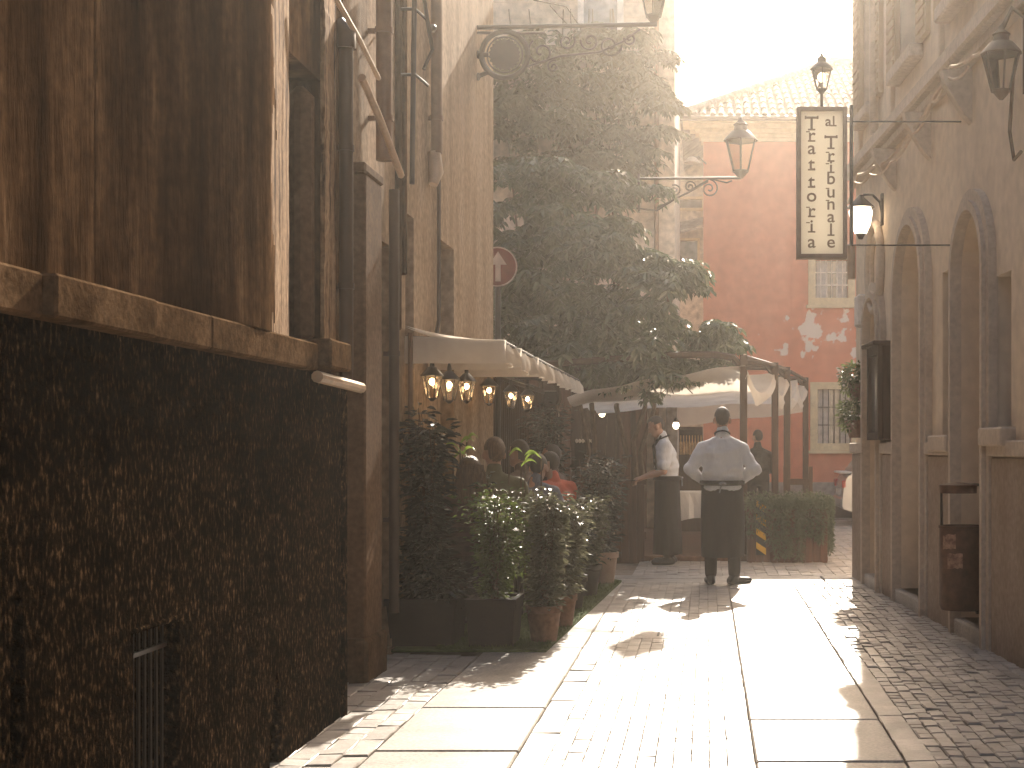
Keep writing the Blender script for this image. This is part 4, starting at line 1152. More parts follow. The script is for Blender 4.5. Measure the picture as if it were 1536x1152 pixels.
# ------------------------------------------------------------------ potted plants
def pot(root, c, r, h, m, square=False, rx=None, ry_=None):
    if square:
        q = MB(); x, y, z = c
        for (s, z0, z1) in ((.88, 0, .0), ):
            pass
        n = 4
        q.add([(x-rx*.86, y-ry_*.86, z), (x+rx*.86, y-ry_*.86, z), (x+rx*.86, y+ry_*.86, z), (x-rx*.86, y+ry_*.86, z),
               (x-rx*.97, y-ry_*.97, z+h*.86), (x+rx*.97, y-ry_*.97, z+h*.86), (x+rx*.97, y+ry_*.97, z+h*.86), (x-rx*.97, y+ry_*.97, z+h*.86)],
              [(0, 3, 2, 1), (4, 5, 6, 7), (0, 1, 5, 4), (1, 2, 6, 5), (2, 3, 7, 6), (3, 0, 4, 7)])
        q.poly(rect(x-rx*1.03, y-ry_*1.03, x+rx*1.03, y+ry_*1.03), [rect(x-rx*.85, y-ry_*.85, x+rx*.85, y+ry_*.85)], lambda u, v, w: Vector((u, v, w)), z+h*.861, z+h)
        q.build('pot', m, root)
        MB().box((x-rx*.85, y-ry_*.85, z+h*.861), (x+rx*.85, y+ry_*.85, z+h*.93)).build('soil', 'soil', root)
    else:
        MB().lathe([(r*.68, 0), (r*.72, h*.04), (r*.93, h*.78), (r*.95, h*.8), (r*1.03, h*.82), (r*1.03, h), (r*.9, h), (r*.86, h*.84)], c, 24).build('pot', m, root, True)
        MB().lathe([(r*.88, h*.86), (r*.8, h*.88), (.001, h*.9)], c, 16).build('soil', 'soil', root)
def stems(root, c, n, h, spread, r=.008):
    q = MB(); tips = []
    for i in range(n):
        a = U(0, 6.28); d = U(.3, 1)*spread; x, y, z = c; pts = [(x+U(-.03, .03), y+U(-.03, .03), z)]
        for k in range(1, 5):
            t = k/4; pts.append((x+math.cos(a)*d*t**1.3+U(-.02, .02), y+math.sin(a)*d*t**1.3+U(-.02, .02), z+h*t*U(.9, 1.05)))
        q.tube(pts, [r, r*.9, r*.7, r*.5, r*.3], 5); tips.append(pts)
    q.lathe([(.06, -.02), (.05, .005), (.02, .02)], c, 10)
    q.build('stem', 'stem', root)
    return tips
def shoots(mb, tips, dens, L, W, out=.12, up=.5):
    for pts in tips:
        for k in range(len(pts)-1):
            a, b = Vector(pts[k]), Vector(pts[k+1])
            for _ in range(dens):
                p = a.lerp(b, U(0, 1)); ang = U(0, 6.28)
                d = Vector((math.cos(ang), math.sin(ang), U(-.2, up)))
                p2 = p+d*U(0, out)
                mb.leaf(p2, d+Vector((0, 0, U(-.3, .1))), Vector((U(-.4, .4), U(-.4, .4), 1)), L*U(.7, 1.2), W*U(.8, 1.2), fold=U(.05, .3), curl=U(.05, .35))
PG = 'potted plants screening the left terrace'
def plant(loc, label, potspec, stemspec, leafspec, mleaf):
    t = thing('potted_plant', loc, label, 'potted plant', PG)
    c = Vector(loc); r, h, m, sq = potspec
    if sq: pot(t, c, 0, h, m, True, sq[0], sq[1])
    else: pot(t, c, r, h, m)
    n, sh_, spread = stemspec
    tp = stems(t, c+Vector((0, 0, h*.88)), n, sh_, spread)
    mb = MB(); dens, L, W, out = leafspec[:4]
    shoots(mb, tp, dens, L, W, out)
    if len(leafspec) > 4:
        for (dx, dy, dz, rx, rY, rzz, k) in leafspec[4]: leaf_cloud(mb, (c.x+dx, c.y+dy, c.z+dz), (rx, rY, rzz), k, L, W)
    mb.build('foliage', mleaf, t); return t
plant((-1.93, 9.85, .04), 'large dark glossy shrub in the black planter nearest on the left terrace', (0, .33, 'darkpot', (.24, .26)), (15, 1.28, .2), (30, .09, .04, .12, [(-.03, 0, .55, .2, .28, .28, 260), (.1, -.05, .42, .2, .25, .16, 200)]), 'leafdark')
plant((-1.46, 9.8, .04), 'small leaved box shrub in the dark square planter beside the terracotta pot', (0, .33, 'darkpot', (.17, .22)), (14, .75, .2), (40, .038, .022, .11, [(.05, .05, .66, .2, .22, .26, 1000)]), 'leafbox')
plant((-1.135, 9.92, .045), 'pale leaved shrub in the round terracotta pot nearest the lane', (.125, .25, 'terracotta', None), (11, .80, .14), (40, .058, .029, .1, [(0.02, 0, .7, .14, .15, .28, 260)]), 'leaflight')
plant((-1.10, 10.75, .045), 'light shrub in the second terracotta pot, just behind the nearest one', (.12, .24, 'terracotta', None), (10, .68, .18), (38, .058, .029, .12, [(.0, 0, .66, .18, .18, .26, 280)]), 'leaflight')
plant((-1.16, 11.9, .045), 'dark leaved shrub in a brown pot in the middle of the pot row', (.16, .28, 'darkpot', None), (10, .6, .2), (34, .065, .03, .12, [(.0, 0, .58, .2, .2, .24, 300)]), 'leafdark')
plant((-1.12, 13.0, .045), 'green shrub in a dark pot just before the last pale pot', (.16, .28, 'darkpot', None), (10, .62, .2), (34, .065, .03, .12, [(.0, 0, .6, .2, .2, .24, 260)]), 'leaflight')
plant((-1.03, 14.15, .045), 'tall loose shrub in the pale terracotta pot at the far end of the pot row', (.15, .31, 'paleterracotta', None), (12, .95, .3), (34, .07, .032, .14, [(.0, 0, .86, .25, .23, .28, 240)]), 'leafdark')
plant((-1.75, 15.6, .045), 'tall dark shrub by the slatted screen behind the diners', (.18, .35, 'darkpot', None), (12, 1.45, .2), (44, .075, .035, .14), 'leafdark')
plant((-1.62, 10.25, .045), 'broad leaved plant with arching yellow green leaves rising beside the seated diners', (.13, .25, 'darkpot', None), (5, .9, .06), (8, .06, .03, .06), 'leafdark')
# arching bright leaves
ab = thing('broad_leaf_plant', (-1.72, 10.9, .045), 'plant with arching bright yellow green leaves among the diners', 'plant')
q = MB(); st = MB()
def arching(p, dx, L, W, rise=.12, n=7):
    vs = []
    for i in range(n+1):
        t = i/n; w = W*math.sin(math.pi*min(1, .1+t*.9))**.7*.5
        c = Vector((p[0]+dx*L*t, p[1]-.08*t, p[2]+rise*math.sin(math.pi*t*.85)))
        vs += [c+Vector((0, -w, w*.5)), c+Vector((0, 0, 0)), c+Vector((0, w, w*.2))]
    q.add(vs, [(i*3+j, i*3+3+j, i*3+4+j, i*3+1+j) for i in range(n) for j in (0, 1)])
    st.tube([(p[0], p[1], .3), (p[0]+U(-.02, .02), p[1], p[2]*.6), p], .006, 5)
for px, py, Y, dx, L in ((690, 668, 10.6, 1, .12), (694, 682, 10.6, 1, .11), (680, 690, 10.6, 1, .12), (690, 676, 10.5, -1, .1), (764, 684, 11.5, 1, .12), (782, 700, 11.5, 1, .14), (788, 690, 11.5, 1, .12), (812, 688, 11.5, -1, .13), (700, 663, 10.6, 1, .10)):
    c = P(px, py, Y); arching(c, dx, L, .09, rise=.05)
q.build('foliage', 'leafbright', ab); st.build('stem', 'stem', ab)
MB().lathe([(.09, 0), (.13, .24), (.14, .24), (.14, .29), (.1, .29)], (-1.72, 10.9, .045), 16).build('pot', 'darkpot', ab, True)

# wall flower pots at the far end of the right wall
for (px, py, Y, rad, lb) in ((1288, 580, 14.6, .11, 'upper terracotta wall pot with pale flowering plant at the far end of the right wall'),
                             (1285, 636, 14.5, .125, 'lower and larger terracotta wall pot with bushy trailing plant on the right wall')):
    c = P(px, py, Y)
    t = thing('wall_flower_pot', c, lb, 'flower pot', 'flower pots hung on the right wall')
    MB().lathe([(rad*.6, -.14), (rad*.9, -.02), (rad, 0), (rad, .04), (rad*.85, .04)], c, 18).build('pot', 'terracotta', t, True)
    m = MB(); leaf_cloud(m, (c.x-.05, c.y-.02, c.z+.13), (.15, .15, .13), 520, .05, .024); leaf_cloud(m, (c.x-.08, c.y-.02, c.z+.03), (.1, .1, .13), 220, .05, .02, down=.6)
    m.build('foliage', 'leafbox', t)
    for i in range(10):
        f = MB(); f.ell((c.x+U(-.2, .05), c.y-U(.02, .15), c.z+U(.0, .25)), (.014, .014, .012), 6, 4)
        f.build('flower', 'flower', t)
    MB().tube([(c.x+rad*.8, c.y, c.z), RW(Y, c.z-.02, 0)], .012, 5).build('hook', 'iron', t)

# ------------------------------------------------------------------ people
def fuse(mb, name, m, parent, vox=.012, smooth=5):
    o = mb.build(name+'_tmp', m, parent)
    rm = o.modifiers.new('r', 'REMESH'); rm.mode = 'VOXEL'; rm.voxel_size = vox; rm.use_smooth_shade = True
    if smooth:
        s = o.modifiers.new('s', 'SMOOTH'); s.factor = .5; s.iterations = smooth
    bpy.context.view_layer.update()
    me = bpy.data.meshes.new_from_object(o.evaluated_get(bpy.context.evaluated_depsgraph_get()))
    old = o.data; o.modifiers.clear(); o.data = me; bpy.data.meshes.remove(old); me.name = name; o.name = name
    for p in me.polygons: p.use_smooth = True
    return o
def capsule(mb, pts, rs, n=12):
    pts = [Vector(p) for p in pts]
    mb.tube(pts, rs, n)
    for p, r in zip(pts, rs): mb.ell(p, (r, r, r), n, 8)
def loft(mb, rings, n=20):
    vs = []
    for cx, cy, cz, rx, ry_ in rings:
        for k in range(n):
            a = 2*math.pi*k/n; c, s = math.cos(a), math.sin(a)
            vs.append((cx+rx*math.copysign(abs(c)**.85, c), cy+ry_*math.copysign(abs(s)**.85, s), cz))
    m = len(rings)
    fs = [(i*n+k, i*n+(k+1) % n, (i+1)*n+(k+1) % n, (i+1)*n+k) for i in range(m-1) for k in range(n)]
    fs += [tuple(range(n-1, -1, -1)), tuple((m-1)*n+k for k in range(n))]
    mb.add(vs, fs)
def lerp(a, b, t): return tuple(a[i]+(b[i]-a[i])*t for i in range(3))

def person(loc, rot, label, J, top, topmat, hair='hairdark', apron=None, long_hair=False, vox=.012, sleeve=1.0, strap=False, bald=0, group=None, scale=1, legs='black'):
    """J: joints in the person's own frame (x right, y forward, z up)"""
    t = thing('person', (0, 0, 0), label, 'person', group)
    b = MB()
    pe, ch, nk, hd = J['pelvis'], J['chest'], J['neck'], J['head']
    def torso(mb, g, z_low=True, upto=1.0):
        rg = []
        prof = [(-.10, .15, .11), (0, .165, .12), (.25, .155, .11), (.5, .165, .115), (.75, .182, .12), (.88, .165, .105), (.97, .12, .085), (1.04, .085, .07), (1.1, .065, .06)]
        for s, rx, ry_ in prof:
            c = lerp(pe, ch, s) if s <= 1 else lerp(ch, nk, (s-1)/.3)
            rg.append((c[0], c[1], c[2], rx+g+J.get('g', 0)*(1 if s < .9 else .4), ry_+g+J.get('g', 0)*.6))
        loft(mb, rg)
    torso(b, -.01)
    capsule(b, [ch, nk, hd], [.062, .056, .05])
    hx, hy, hz = hd
    yaw = J.get('yaw', 0); pitch = J.get('pitch', 0)
    cyw, syw = math.cos(yaw), math.sin(yaw); cp_, sp_ = math.cos(pitch), math.sin(pitch)
    def H(x, y, z):
        y2 = y*cp_+z*sp_; z2 = -y*sp_+z*cp_
        return (hx+x*cyw-y2*syw, hy+x*syw+y2*cyw, hz+z2)
    def hell(mb, c, r, seg=14, rings=10):
        e = MB(); e.ell((0, 0, 0), r, seg, rings)
        mb.add([H(c[0]+v[0], c[1]+v[1], c[2]+v[2]) for v in e.v], e.f)
    hell(b, (0, -.01, .09), (.075, .093, .09)); hell(b, (0, .015, .03), (.062, .075, .085)); hell(b, (0, .05, -.02), (.042, .04, .04))
    hell(b, (0, .098, .035), (.012, .02, .022), 8, 6); hell(b, (0, .092, .055), (.01, .012, .03), 8, 6)
    hell(b, (0, .084, -.008), (.022, .009, .006), 8, 6); hell(b, (0, .085, .078), (.05, .012, .01), 8, 6)
    for s in (-1, 1): hell(b, (s*.081, -.0, .042), (.013, .024, .036), 8, 6)
    for s in 'LR':
        sg = -1 if s == 'L' else 1
        sh_, el, wr = J['sh'+s], J['el'+s], J['wr'+s]
        capsule(b, [lerp(ch, sh_, .5), sh_, lerp(sh_, el, .5), el, lerp(el, wr, .35), wr], [.06, .058, .047, .04, .04, .027])
        hv = Vector(J.get('hd'+s, Vector(wr)-Vector(el))).normalized()
        pal = Vector(J.get('pn'+s, (0, 0, -1))); sd = hv.cross(pal).normalized(); pal = sd.cross(hv).normalized()
        w = Vector(wr); k = w+hv*.05
        capsule(b, [w, k, w+hv*.085], [.025, .03, .03]);
        for j, (off, ln) in enumerate(((-.03, .07), (-.01, .08), (.01, .075), (.03, .058))):
            p0 = w+hv*.085+sd*off; p1 = p0+hv*ln*.45+pal*.012; p2 = p1+(hv*.55+pal*.75)*ln*.4; p3 = p2+(hv*.15+pal)*ln*.3
            capsule(b, [p0, p1, p2, p3], [.0105, .01, .009, .008], 8)
        th0 = w+hv*.03-sd*sg*.02; capsule(b, [th0, th0-sd*sg*.03+hv*.03, th0-sd*sg*.035+hv*.055+pal*.02], [.014, .012, .01], 8)
        hp, kn, an = J['hp'+s], J['kn'+s], J['an'+s]
        capsule(b, [hp, lerp(hp, kn, .5), kn, lerp(kn, an, .35), an], [.088, .075, .055, .056, .04])
        toe = J['toe'+s]; capsule(b, [an, (an[0], an[1], an[2]-.03)], [.036, .03])
    body = fuse(b, 'body', 'skin', t, vox=.0085 if vox < .011 else .011, smooth=3)
    # top
    m = MB(); torso(m, .014)
    if top != 'vest':
        for s in 'LR':
            sh_, el, wr = J['sh'+s], J['el'+s], J['wr'+s]
            if sleeve >= 1: capsule(m, [lerp(ch, sh_, .4), sh_, lerp(sh_, el, .5), el, lerp(el, wr, .45), lerp(el, wr, .93)], [.085, .078, .07, .064, .06, .045])
            else: capsule(m, [lerp(ch, sh_, .4), sh_, lerp(sh_, el, .5), lerp(sh_, el, .78)], [.075, .074, .068, .062])
    capsule(m, [lerp(ch, nk, .6), lerp(ch, nk, 1.05)], [.068, .062])
    so_ = fuse(m, 'shirt', topmat, t, vox=vox, smooth=4)
    from mathutils import noise
    nrm = [v.normal.copy() for v in so_.data.vertices]; new = []
    for v, n_ in zip(so_.data.vertices, nrm):
        c_ = v.co.copy()
        w1 = noise.noise(Vector((c_.x*11, c_.y*11, c_.z*3.2))); w2 = noise.noise(Vector((c_.x*5+c_.z*9, c_.y*6, c_.z*14-c_.x*8)))
        low = max(0, 1-abs(c_.z-pe[2]-.17)/.12)
        kz = min(1, max(0, (c_.z-pe[2]-.06)/.06))
        new += list(c_+n_*(.013*w1+.009*w2+.02*low*(.6+w2))*kz)
    so_.data.vertices.foreach_set('co', new); so_.data.update()
    # trousers
    m = MB()
    loft(m, [(pe[0], pe[1], pe[2]-.1, .165, .125), (pe[0], pe[1], pe[2]-.02, .18, .135), (pe[0], pe[1], pe[2]+.07, .175, .128)])
    for s in 'LR':
        hp, kn, an = J['hp'+s], J['kn'+s], J['an'+s]
        capsule(m, [hp, lerp(hp, kn, .5), kn, lerp(kn, an, .5), lerp(kn, an, .93)], [.102, .09, .073, .068, .062])
    fuse(m, 'trousers', legs, t, vox=.014, smooth=4)
    for s in 'LR':
        an, toe = Vector(J['an'+s]), Vector(J['toe'+s]); m = MB()
        heel = an-(toe-an).normalized()*.055; heel.z = .04+loc[2]*0+J.get('floor', 0); tz = toe.copy(); tz.z = .032+J.get('floor', 0)
        capsule(m, [heel, lerp(heel, tz, .5), tz], [.04, .042, .036]); capsule(m, [an, (an+heel)*.5], [.05, .045])
        fuse(m, 'shoe', 'shoe', t, vox=.012, smooth=3)
    # hair
    m = MB()
    if bald:
        e = MB(); e.ell((0, 0, 0), (1, 1, 1), 22, 16)
        keep = [f for f in e.f if all((e.v[i][2] < .80 and e.v[i][2] > -.62+max(0, e.v[i][1])*1.4 and e.v[i][1] < .62) for i in f)]
        m.add([H(v[0]*.0775, -.01+v[1]*.0955, .09+v[2]*.0925) for v in e.v], keep)
        m.build('hair', hair, t, True)
    elif long_hair:
        for c_, r_ in (((0, -.015, .095), (.092, .105, .1)), ((0, -.06, .02), (.10, .075, .12)), ((.03, -.07, -.10), (.085, .065, .12)), ((-.04, -.07, -.10), (.085, .065, .12)), ((.08, -.03, -.06), (.04, .05, .14)), ((-.08, -.03, -.06), (.04, .05, .14)), ((0, -.08, -.19), (.09, .05, .08))): hell(m, c_, r_)
        fuse(m, 'hair', hair, t, vox=.012, smooth=2)
        w = MB()
        for i in range(420):
            a = U(0, 2*math.pi); x, y = math.cos(a)*.09, -.03+math.sin(a)*.09
            if y > .03: continue
            pts = []; dx = U(-.02, .03)
            for k in range(6):
                tt = k/5; pts.append(H(x*(1+tt*.5)+dx*tt+.012*math.sin(k*2+i), y-.03*math.sin(tt*3)*.8, .12-tt*.36))
            w.tube(pts, [.003, .003, .003, .0025, .002, .001], 3, caps=False)
        w.build('hair_strand', hair, t)
    else:
        e = MB(); e.ell((0, 0, 0), (1, 1, 1), 22, 16)
        keep = [f for f in e.f if all((e.v[i][2] > -.96+min(1, max(0, (e.v[i][1]+.4)/.55))*.78+max(0, e.v[i][1]-.2)*1.3 and not (abs(e.v[i][0]) > .72 and e.v[i][2] < -.12 and e.v[i][1] > -.35)) for i in f)]
        m.add([H(v[0]*.0805, -.013+v[1]*.1, .085+v[2]*.103) for v in e.v], keep)
        m.build('hair', hair, t, True)
    if apron:
        z0, z1, fl = apron; m = MB(); n = 28; vs = []; rows = 9
        for i in range(rows):
            s = i/(rows-1); z = z1+(z0-z1)*s
            for k in range(n):
                a = 2*math.pi*k/n; w = 1+.045*s*math.sin(a*7+1)
                vs.append((pe[0]+(.196+J.get('g', 0)*.4+.012*math.sin(s*3)+fl*s)*math.cos(a)*w, pe[1]+(.142+.035*s)*math.sin(a)*w, z))
        fs = [(i*n+k, i*n+(k+1) % n, (i+1)*n+(k+1) % n, (i+1)*n+k) for i in range(rows-1) for k in range(n)]
        m.add(vs, fs); ap = m.build('apron', 'black', t, True)
        sd_ = ap.modifiers.new('s', 'SOLIDIFY'); sd_.thickness = .006
        b2 = MB().lathe([(.2, z1-.05), (.214+J.get('g', 0)*.5, z1-.045), (.214+J.get('g', 0)*.5, z1-.005), (.2, z1)], (pe[0], pe[1], 0), 28, sy=.78); b2.build('waistband', 'black', t, True)
        k = MB(); k.tube([(pe[0]-.03, pe[1]-.17, z1-.03), (pe[0], pe[1]-.182, z1-.02), (pe[0]+.035, pe[1]-.17, z1-.03)], .012, 6).tube([(pe[0]-.01, pe[1]-.172, z1-.03), (pe[0]-.03, pe[1]-.175, z1-.12)], .008, 5)
        k.build('apron_bow', 'greyblue', t, True)
    if strap:
        m = MB(); pts = []
        for i in range(17):
            a = 2*math.pi*i/16; pts.append((nk[0]+.074*math.cos(a), nk[1]-.005+.077*math.sin(a), nk[2]-.022+.03*math.sin(a)*-1))
        m.tube(pts, .009, 6)
        if strap == 2:
            for sx in (-1, 1): m.tube([(nk[0]+sx*.07, nk[1]+.02, nk[2]), (nk[0]+sx*.085, nk[1]+.10, ch[2]-.02), (pe[0]+sx*.08, pe[1]+.14, pe[2]+.15)], .012, 6)
        m.build('neck_strap', 'black', t, True)
    t.location = loc; t.rotation_euler.z = rot; t.scale = (scale,)*3
    return t

# main waiter: back to the camera, arms bent, hands in front at the waist
J1 = dict(g=.024, pelvis=(0, 0, .97), chest=(0, .0, 1.43), neck=(0, .015, 1.535), head=(0, .035, 1.6), pitch=.05,
          shL=(-.19, -.005, 1.36), shR=(.19, -.005, 1.36), elL=(-.325, -.06, 1.16), elR=(.325, -.06, 1.16), wrL=(-.2, .13, 1.04), wrR=(.2, .13, 1.04),
          hdL=(.8, .5, -.15), hdR=(-.8, .5, -.15), pnL=(.2, -.9, 0), pnR=(-.2, -.9, 0),
          hpL=(-.1, 0, .93), hpR=(.1, 0, .93), knL=(-.115, .02, .5), knR=(.12, .02, .5), anL=(-.115, -.02, .085), anR=(.12, -.02, .085), toeL=(-.15, .16, .04), toeR=(.27, .10, .04))
person((.155, 14.15, .03), 0, 'waiter in white shirt and long black apron standing with his back turned in the lane', J1, 'shirt', 'shirt', apron=(.28, 1.045, .004), vox=.0095, strap=1, scale=.99, hair='hairgrey')
# second waiter: profile, facing left (-x world); rotate so forward = -x
J2 = dict(pelvis=(0, 0, .97), chest=(0, .03, 1.42), neck=(0, .06, 1.52), head=(0, .11, 1.575), pitch=.42,
          shL=(-.19, .04, 1.40), shR=(.19, .04, 1.40), elL=(-.24, .06, 1.10), elR=(.23, .08, 1.10), wrL=(-.12, .28, 1.03), wrR=(.1, .30, 1.02),
          hpL=(-.09, 0, .93), hpR=(.09, 0, .93), knL=(-.1, .03, .5), knR=(.1, .0, .5), anL=(-.1, .0, .085), anR=(.1, -.04, .085), toeL=(-.11, .17, .04), toeR=(.11, .13, .04))
person((-.46, 16.62, .03), R(97), 'waiter in short sleeved white shirt and black apron, in profile, looking down at his hands', J2, 'shirt', 'shirt', apron=(.12, 1.045, .0), vox=.0115, sleeve=.5, strap=2, scale=.985)
# third man: dark clothes behind the planter
J3 = dict(J1); J3.update(elL=(-.25, -.02, 1.14), elR=(.25, .0, 1.14), wrL=(-.2, .2, 1.08), wrR=(.18, .2, 1.1), yaw=.5)
person((.72, 20.2, .09), R(-10), 'man in a black shirt standing behind the trailing planter under the canopy', J3, 'shirt', 'black', vox=.0115, scale=.87)
# bill pad in the second waiter's hands
solo(MB().box((-.93, 16.5, 1.0), (-.8, 16.68, 1.012)), 'order_tray', 'wood', 'small dark order pad held by the waiter in profile', 'order pad', origin=(-.86, 16.6, 1.0))

def seated(lean=0, tw=0, side=0):
    return dict(pelvis=(0, 0, .5), chest=(side*.5, lean*.6, .98-.1*lean), neck=(side*.7, lean*.8+.01, 1.08-.14*lean), head=(side*.8, lean+.03, 1.14-.18*lean), yaw=tw, pitch=lean*.8,
                shL=(-.18+side*.5, lean*.6, .95-.1*lean), shR=(.18+side*.5, lean*.6, .95-.1*lean), elL=(-.24+side*.5, .12+lean*.5, .74), elR=(.24+side*.5, .12+lean*.5, .74),
                wrL=(-.12, .36+lean*.3, .80), wrR=(.12, .36+lean*.3, .80), hpL=(-.09, .02, .5), hpR=(.09, .02, .5), knL=(-.12, .42, .5), knR=(.12, .42, .5),
                anL=(-.12, .42, .09), anR=(.12, .42, .09), toeL=(-.12, .58, .04), toeR=(.12, .58, .04))
DG = 'diners seated on the left terrace'
spec = [((-1.75, 10.5, .05), .15, 'seated woman with long backlit brown hair nearest on the left terrace', seated(.05, .1), 'brownc', 'hairbrown', True, .97),
        ((-1.72, 11.55, .05), .35, 'seated diner with short lit brown hair behind the long haired woman', seated(.0, .1), 'olive', 'hairbrown', False, 1.08),
        ((-1.60, 12.75, .05), -.25, 'seated diner in grey blue shirt bending over the terrace table', seated(.22, .1), 'greyblue', 'hairdark', False, 1.0),
        ((-1.43, 13.75, .05), .7, 'seated diner in coral shirt leaning on the table with one arm', seated(.12, .2), 'coral', 'hairdark', False, 1.0),
        ((-1.74, 13.35, .05), 1.2, 'grey haired diner seated between the grey blue and the coral shirts', seated(.0, -.3), 'brownc', 'hairgrey', False, 1.07),
        ((-1.62, 15.0, .05), 1.3, 'farthest seated diner with dark hair and brown top at the end of the left terrace', seated(.0, .2), 'brownc', 'hairdark', False, 1.04)]
for loc, rot, lb, J, tm, hr, lh, s in spec:
    person(loc, rot, lb, J, 'tee', tm, hair=hr, long_hair=lh, vox=.013, sleeve=.5 if tm == 'coral' else 1, group=DG, scale=s)
# chairs
def chair_proto():
    t = thing('bistro_chair', (0, 0, 0), '', 'chair', 'chairs on the left terrace')
    MB().box((-.2, -.2, .40), (.2, .2, .43), bev=.01).build('seat', 'wood', t)
    for x in (-.18, .18):
        MB().tube([(x, .18, 0), (x, .18, .40)], .014, 6).build('leg', 'iron', t)
        MB().tube([(x, -.18, 0), (x, -.18, .43), (x, -.23, .84)], .014, 6).build('leg', 'iron', t)
    q = MB()
    for i in range(5): q.box((-.18, -.2-.012*i-.01, .52+i*.07), (.18, -.2-.012*i+.005, .56+i*.07))
    q.build('backrest', 'wood', t); return t
chl = ['dark slatted chair of the long haired woman nearest on the terrace', 'dark slatted chair under the diner with short brown hair', 'dark slatted chair under the diner in grey blue',
       'dark slatted chair under the diner in coral', 'dark slatted chair under the grey haired diner', 'dark slatted chair of the farthest diner']
c0 = chair_proto()
for i, sp_ in enumerate(spec):
    l = (sp_[0][0], sp_[0][1], .05)
    if i == 0: c0.location = l; c0.rotation_euler.z = sp_[1]; c0['label'] = chl[0]
    else: dup(c0, l, chl[i], rotz=sp_[1])
for i, (y, lb) in enumerate(((11.05, 'small dark table between the two nearest diners'), (13.15, 'small dark table between the coral and grey blue diners'))):
    t = thing('bistro_table', (-1.75, y, .05), lb, 'table', 'tables on the left terrace')
    MB().box((-2.05, y-.28, .74), (-1.45, y+.28, .765), bev=.006).build('tabletop', 'wood', t)
    MB().tube([(-1.75, y, .06), (-1.75, y, .74)], .03, 8).lathe([(.2, .05), (.18, .065), (.03, .08)], (-1.75, y, 0), 14).build('pedestal', 'iron', t)
gl = MB().lathe([(.03, 0), (.006, .01), (.006, .07), (.035, .1), (.03, .16)], (-1.52, 13.05, .815), 10)
solo(gl, 'wine_glass', 'clearglass', 'clear wine glass on the terrace table by the coral shirt', 'glass', origin=(-1.52, 13.05, .815))

# ------------------------------------------------------------------ parked car at the far end
def car():
    t = thing('parked_car', (4.3, 25.35, 0), 'silver hatchback parked beyond the corner with only its tail showing', 'car')
    x0 = 2.34; y0, y1 = 24.5, 26.15
    side = [(0, .45), (.02, .32), (.35, .22), (3.7, .22), (3.95, .35), (3.95, .62), (3.8, .72), (2.9, .86), (.45, .95), (.10, .90), (.03, .75)]
    T = lambda u, v, w: Vector((x0+u, w, v))
    MB().poly(side, [], T, y0, y1).build('body', 'carpaint', t)
    cab = [(.14, .9), (2.95, .86), (2.2, 1.38), (1.9, 1.42), (.75, 1.42), (.45, 1.34)]
    q = MB(); n = len(cab)
    vs = [(x0+u, y0+.03+.16*(v-.86)/.56, v) for u, v in cab]+[(x0+u, y1-.03-.16*(v-.86)/.56, v) for u, v in cab]
    q.add(vs, [tuple(range(n)), tuple(range(2*n-1, n-1, -1))]+[(i, (i+1) % n, (i+1) % n+n, i+n) for i in range(n)])
    q.build('cabin', 'carpaint', t)
    w = MB(); T2 = lambda u, v, w_: Vector((x0+u, y0+.02+.16*(v-.86)/.56-w_, v))
    w.poly([(.55, .97), (1.5, .95), (1.5, 1.34), (.72, 1.34)], [], T2, 0, .006).poly([(1.56, .95), (2.65, .93), (2.15, 1.32), (1.56, 1.34)], [], T2, 0, .006).build('window', 'wintglass', t)
    MB().box((x0-.03, y0+.05, .33), (x0+.06, y1-.05, .52), bev=.03).build('bumper', 'carpaint', t)
    for ya in (y0-.004, y1-.18): MB().box((x0-.008, ya, .68), (x0+.07, ya+.18, .82), bev=.02).build('tail_light', 'tail', t)
    MB().box((x0-.012, y0+.55, .55), (x0+.02, y1-.55, .66)).build('number_plate', 'whitebox', t)
    MB().box((x0-.02, y0+.2, .93), (x0+.3, y1-.2, .965), bev=.01).build('spoiler', 'whitebox', t)
    for u in (.75, 3.2):
        for y in (y0+.08, y1-.08):
            q = MB(); q.tube([(x0+u, y-.09, .31), (x0+u, y+.09, .31)], .31, 24); w_ = q.build('wheel', 'rubber', t)
            s = -1 if y < 25.3 else 1
            MB().tube([(x0+u, y+s*.05, .31), (x0+u, y+s*.096, .31)], .2, 18).build('rim', 'chrome', w_)
car()
# chair-like bench silhouettes on the terrace
bn = thing('terrace_bench', (1.3, 18.8, .09), 'dark wooden bench back standing behind the trailing planter', 'bench')
a, b_ = P(1178, 735, 18.6), P(1216, 702, 18.6)
q = MB()
for x in (a.x, b_.x): q.box((x-.025, 18.58, .09), (x+.025, 18.63, b_.z+.02))
q.build('upright', 'wood', bn)
MB().box((a.x, 18.59, P(0, 724, 18.6).z-.03), (b_.x, 18.62, P(0, 724, 18.6).z+.05)).box((a.x, 18.2, .5), (b_.x, 18.62, .54)).build('seat', 'wood', bn)

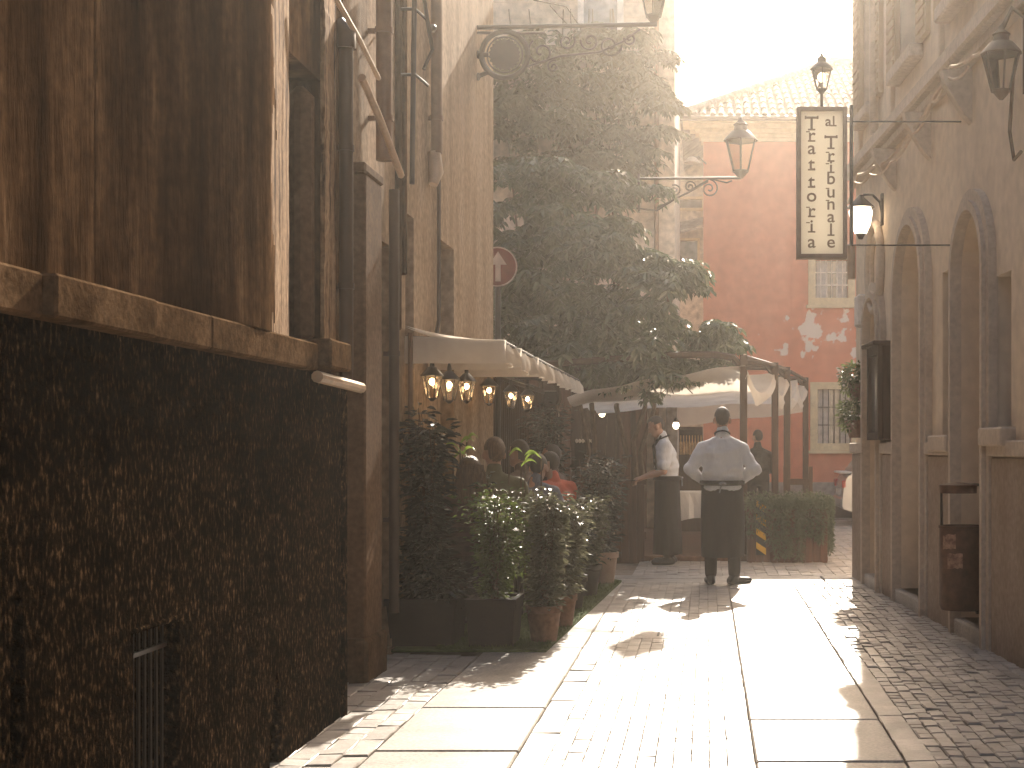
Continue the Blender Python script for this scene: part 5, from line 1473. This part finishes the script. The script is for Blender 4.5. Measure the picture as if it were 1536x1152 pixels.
# ------------------------------------------------------------------ air
hz_ = MB().box((-20, -16, -1.3), (20, 62, 11.6)).build('haze', 'dark', kind='stuff')
hm = bpy.data.materials.new('haze_air'); hm.use_nodes = True
nt = hm.node_tree; nt.nodes.remove(nt.nodes['Principled BSDF'])
pv = nt.nodes.new('ShaderNodeVolumePrincipled')
pv.inputs['Color'].default_value = (1, .92, .82, 1); pv.inputs['Density'].default_value = .0033
pv.inputs['Anisotropy'].default_value = .86
nt.links.new(pv.outputs[0], nt.nodes['Material Output'].inputs['Volume'])
hz_.data.materials.clear(); hz_.data.materials.append(hm)

# ------------------------------------------------------------------ light, sky, camera
ELEV, AZ = R(31), R(5.9)
w = bpy.data.worlds.new('World'); SC.world = w; w.use_nodes = True
nt = w.node_tree; bg = nt.nodes['Background']
sky = nt.nodes.new('ShaderNodeTexSky'); sky.sky_type = 'NISHITA'; sky.sun_disc = False
sky.sun_elevation = ELEV; sky.sun_rotation = AZ; sky.dust_density = 4; sky.air_density = 1.0; sky.ozone_density = .6
mx = nt.nodes.new('ShaderNodeMix'); mx.data_type = 'RGBA'; mx.blend_type = 'MULTIPLY'; mx.inputs[0].default_value = 1
mx.inputs[7].default_value = (1.0, .92, .82, 1)
nt.links.new(sky.outputs[0], mx.inputs[6]); nt.links.new(mx.outputs[2], bg.inputs['Color'])
bg.inputs['Strength'].default_value = .15
sun = bpy.data.lights.new('sun', 'SUN'); sun.energy = 4.4; sun.angle = R(.5); sun.color = (1, .91, .79)
so = bpy.data.objects.new('sun', sun); COL.objects.link(so)
d = Vector((math.sin(AZ)*math.cos(ELEV), math.cos(AZ)*math.cos(ELEV), math.sin(ELEV)))
so.rotation_euler = d.to_track_quat('Z', 'Y').to_euler(); so.location = (5, 40, 30)

cam = bpy.data.cameras.new('camera'); cam.lens = 50; cam.sensor_width = 36; cam.sensor_fit = 'HORIZONTAL'
cam.shift_x = (768-VX)/1536; cam.shift_y = (VY-576)/1536; cam.clip_end = 500; cam.clip_start = .05
co = bpy.data.objects.new('camera', cam); COL.objects.link(co); co.location = (0, 0, EYE); co.rotation_euler = (R(90), 0, 0)
SC.camera = co
SC.view_settings.view_transform = 'Standard'; SC.view_settings.look = 'None'
SC.view_settings.exposure = 1.3; SC.view_settings.gamma = 1
SC.cycles.volume_bounces = 1 if hasattr(SC.cycles, 'volume_bounces') else 0
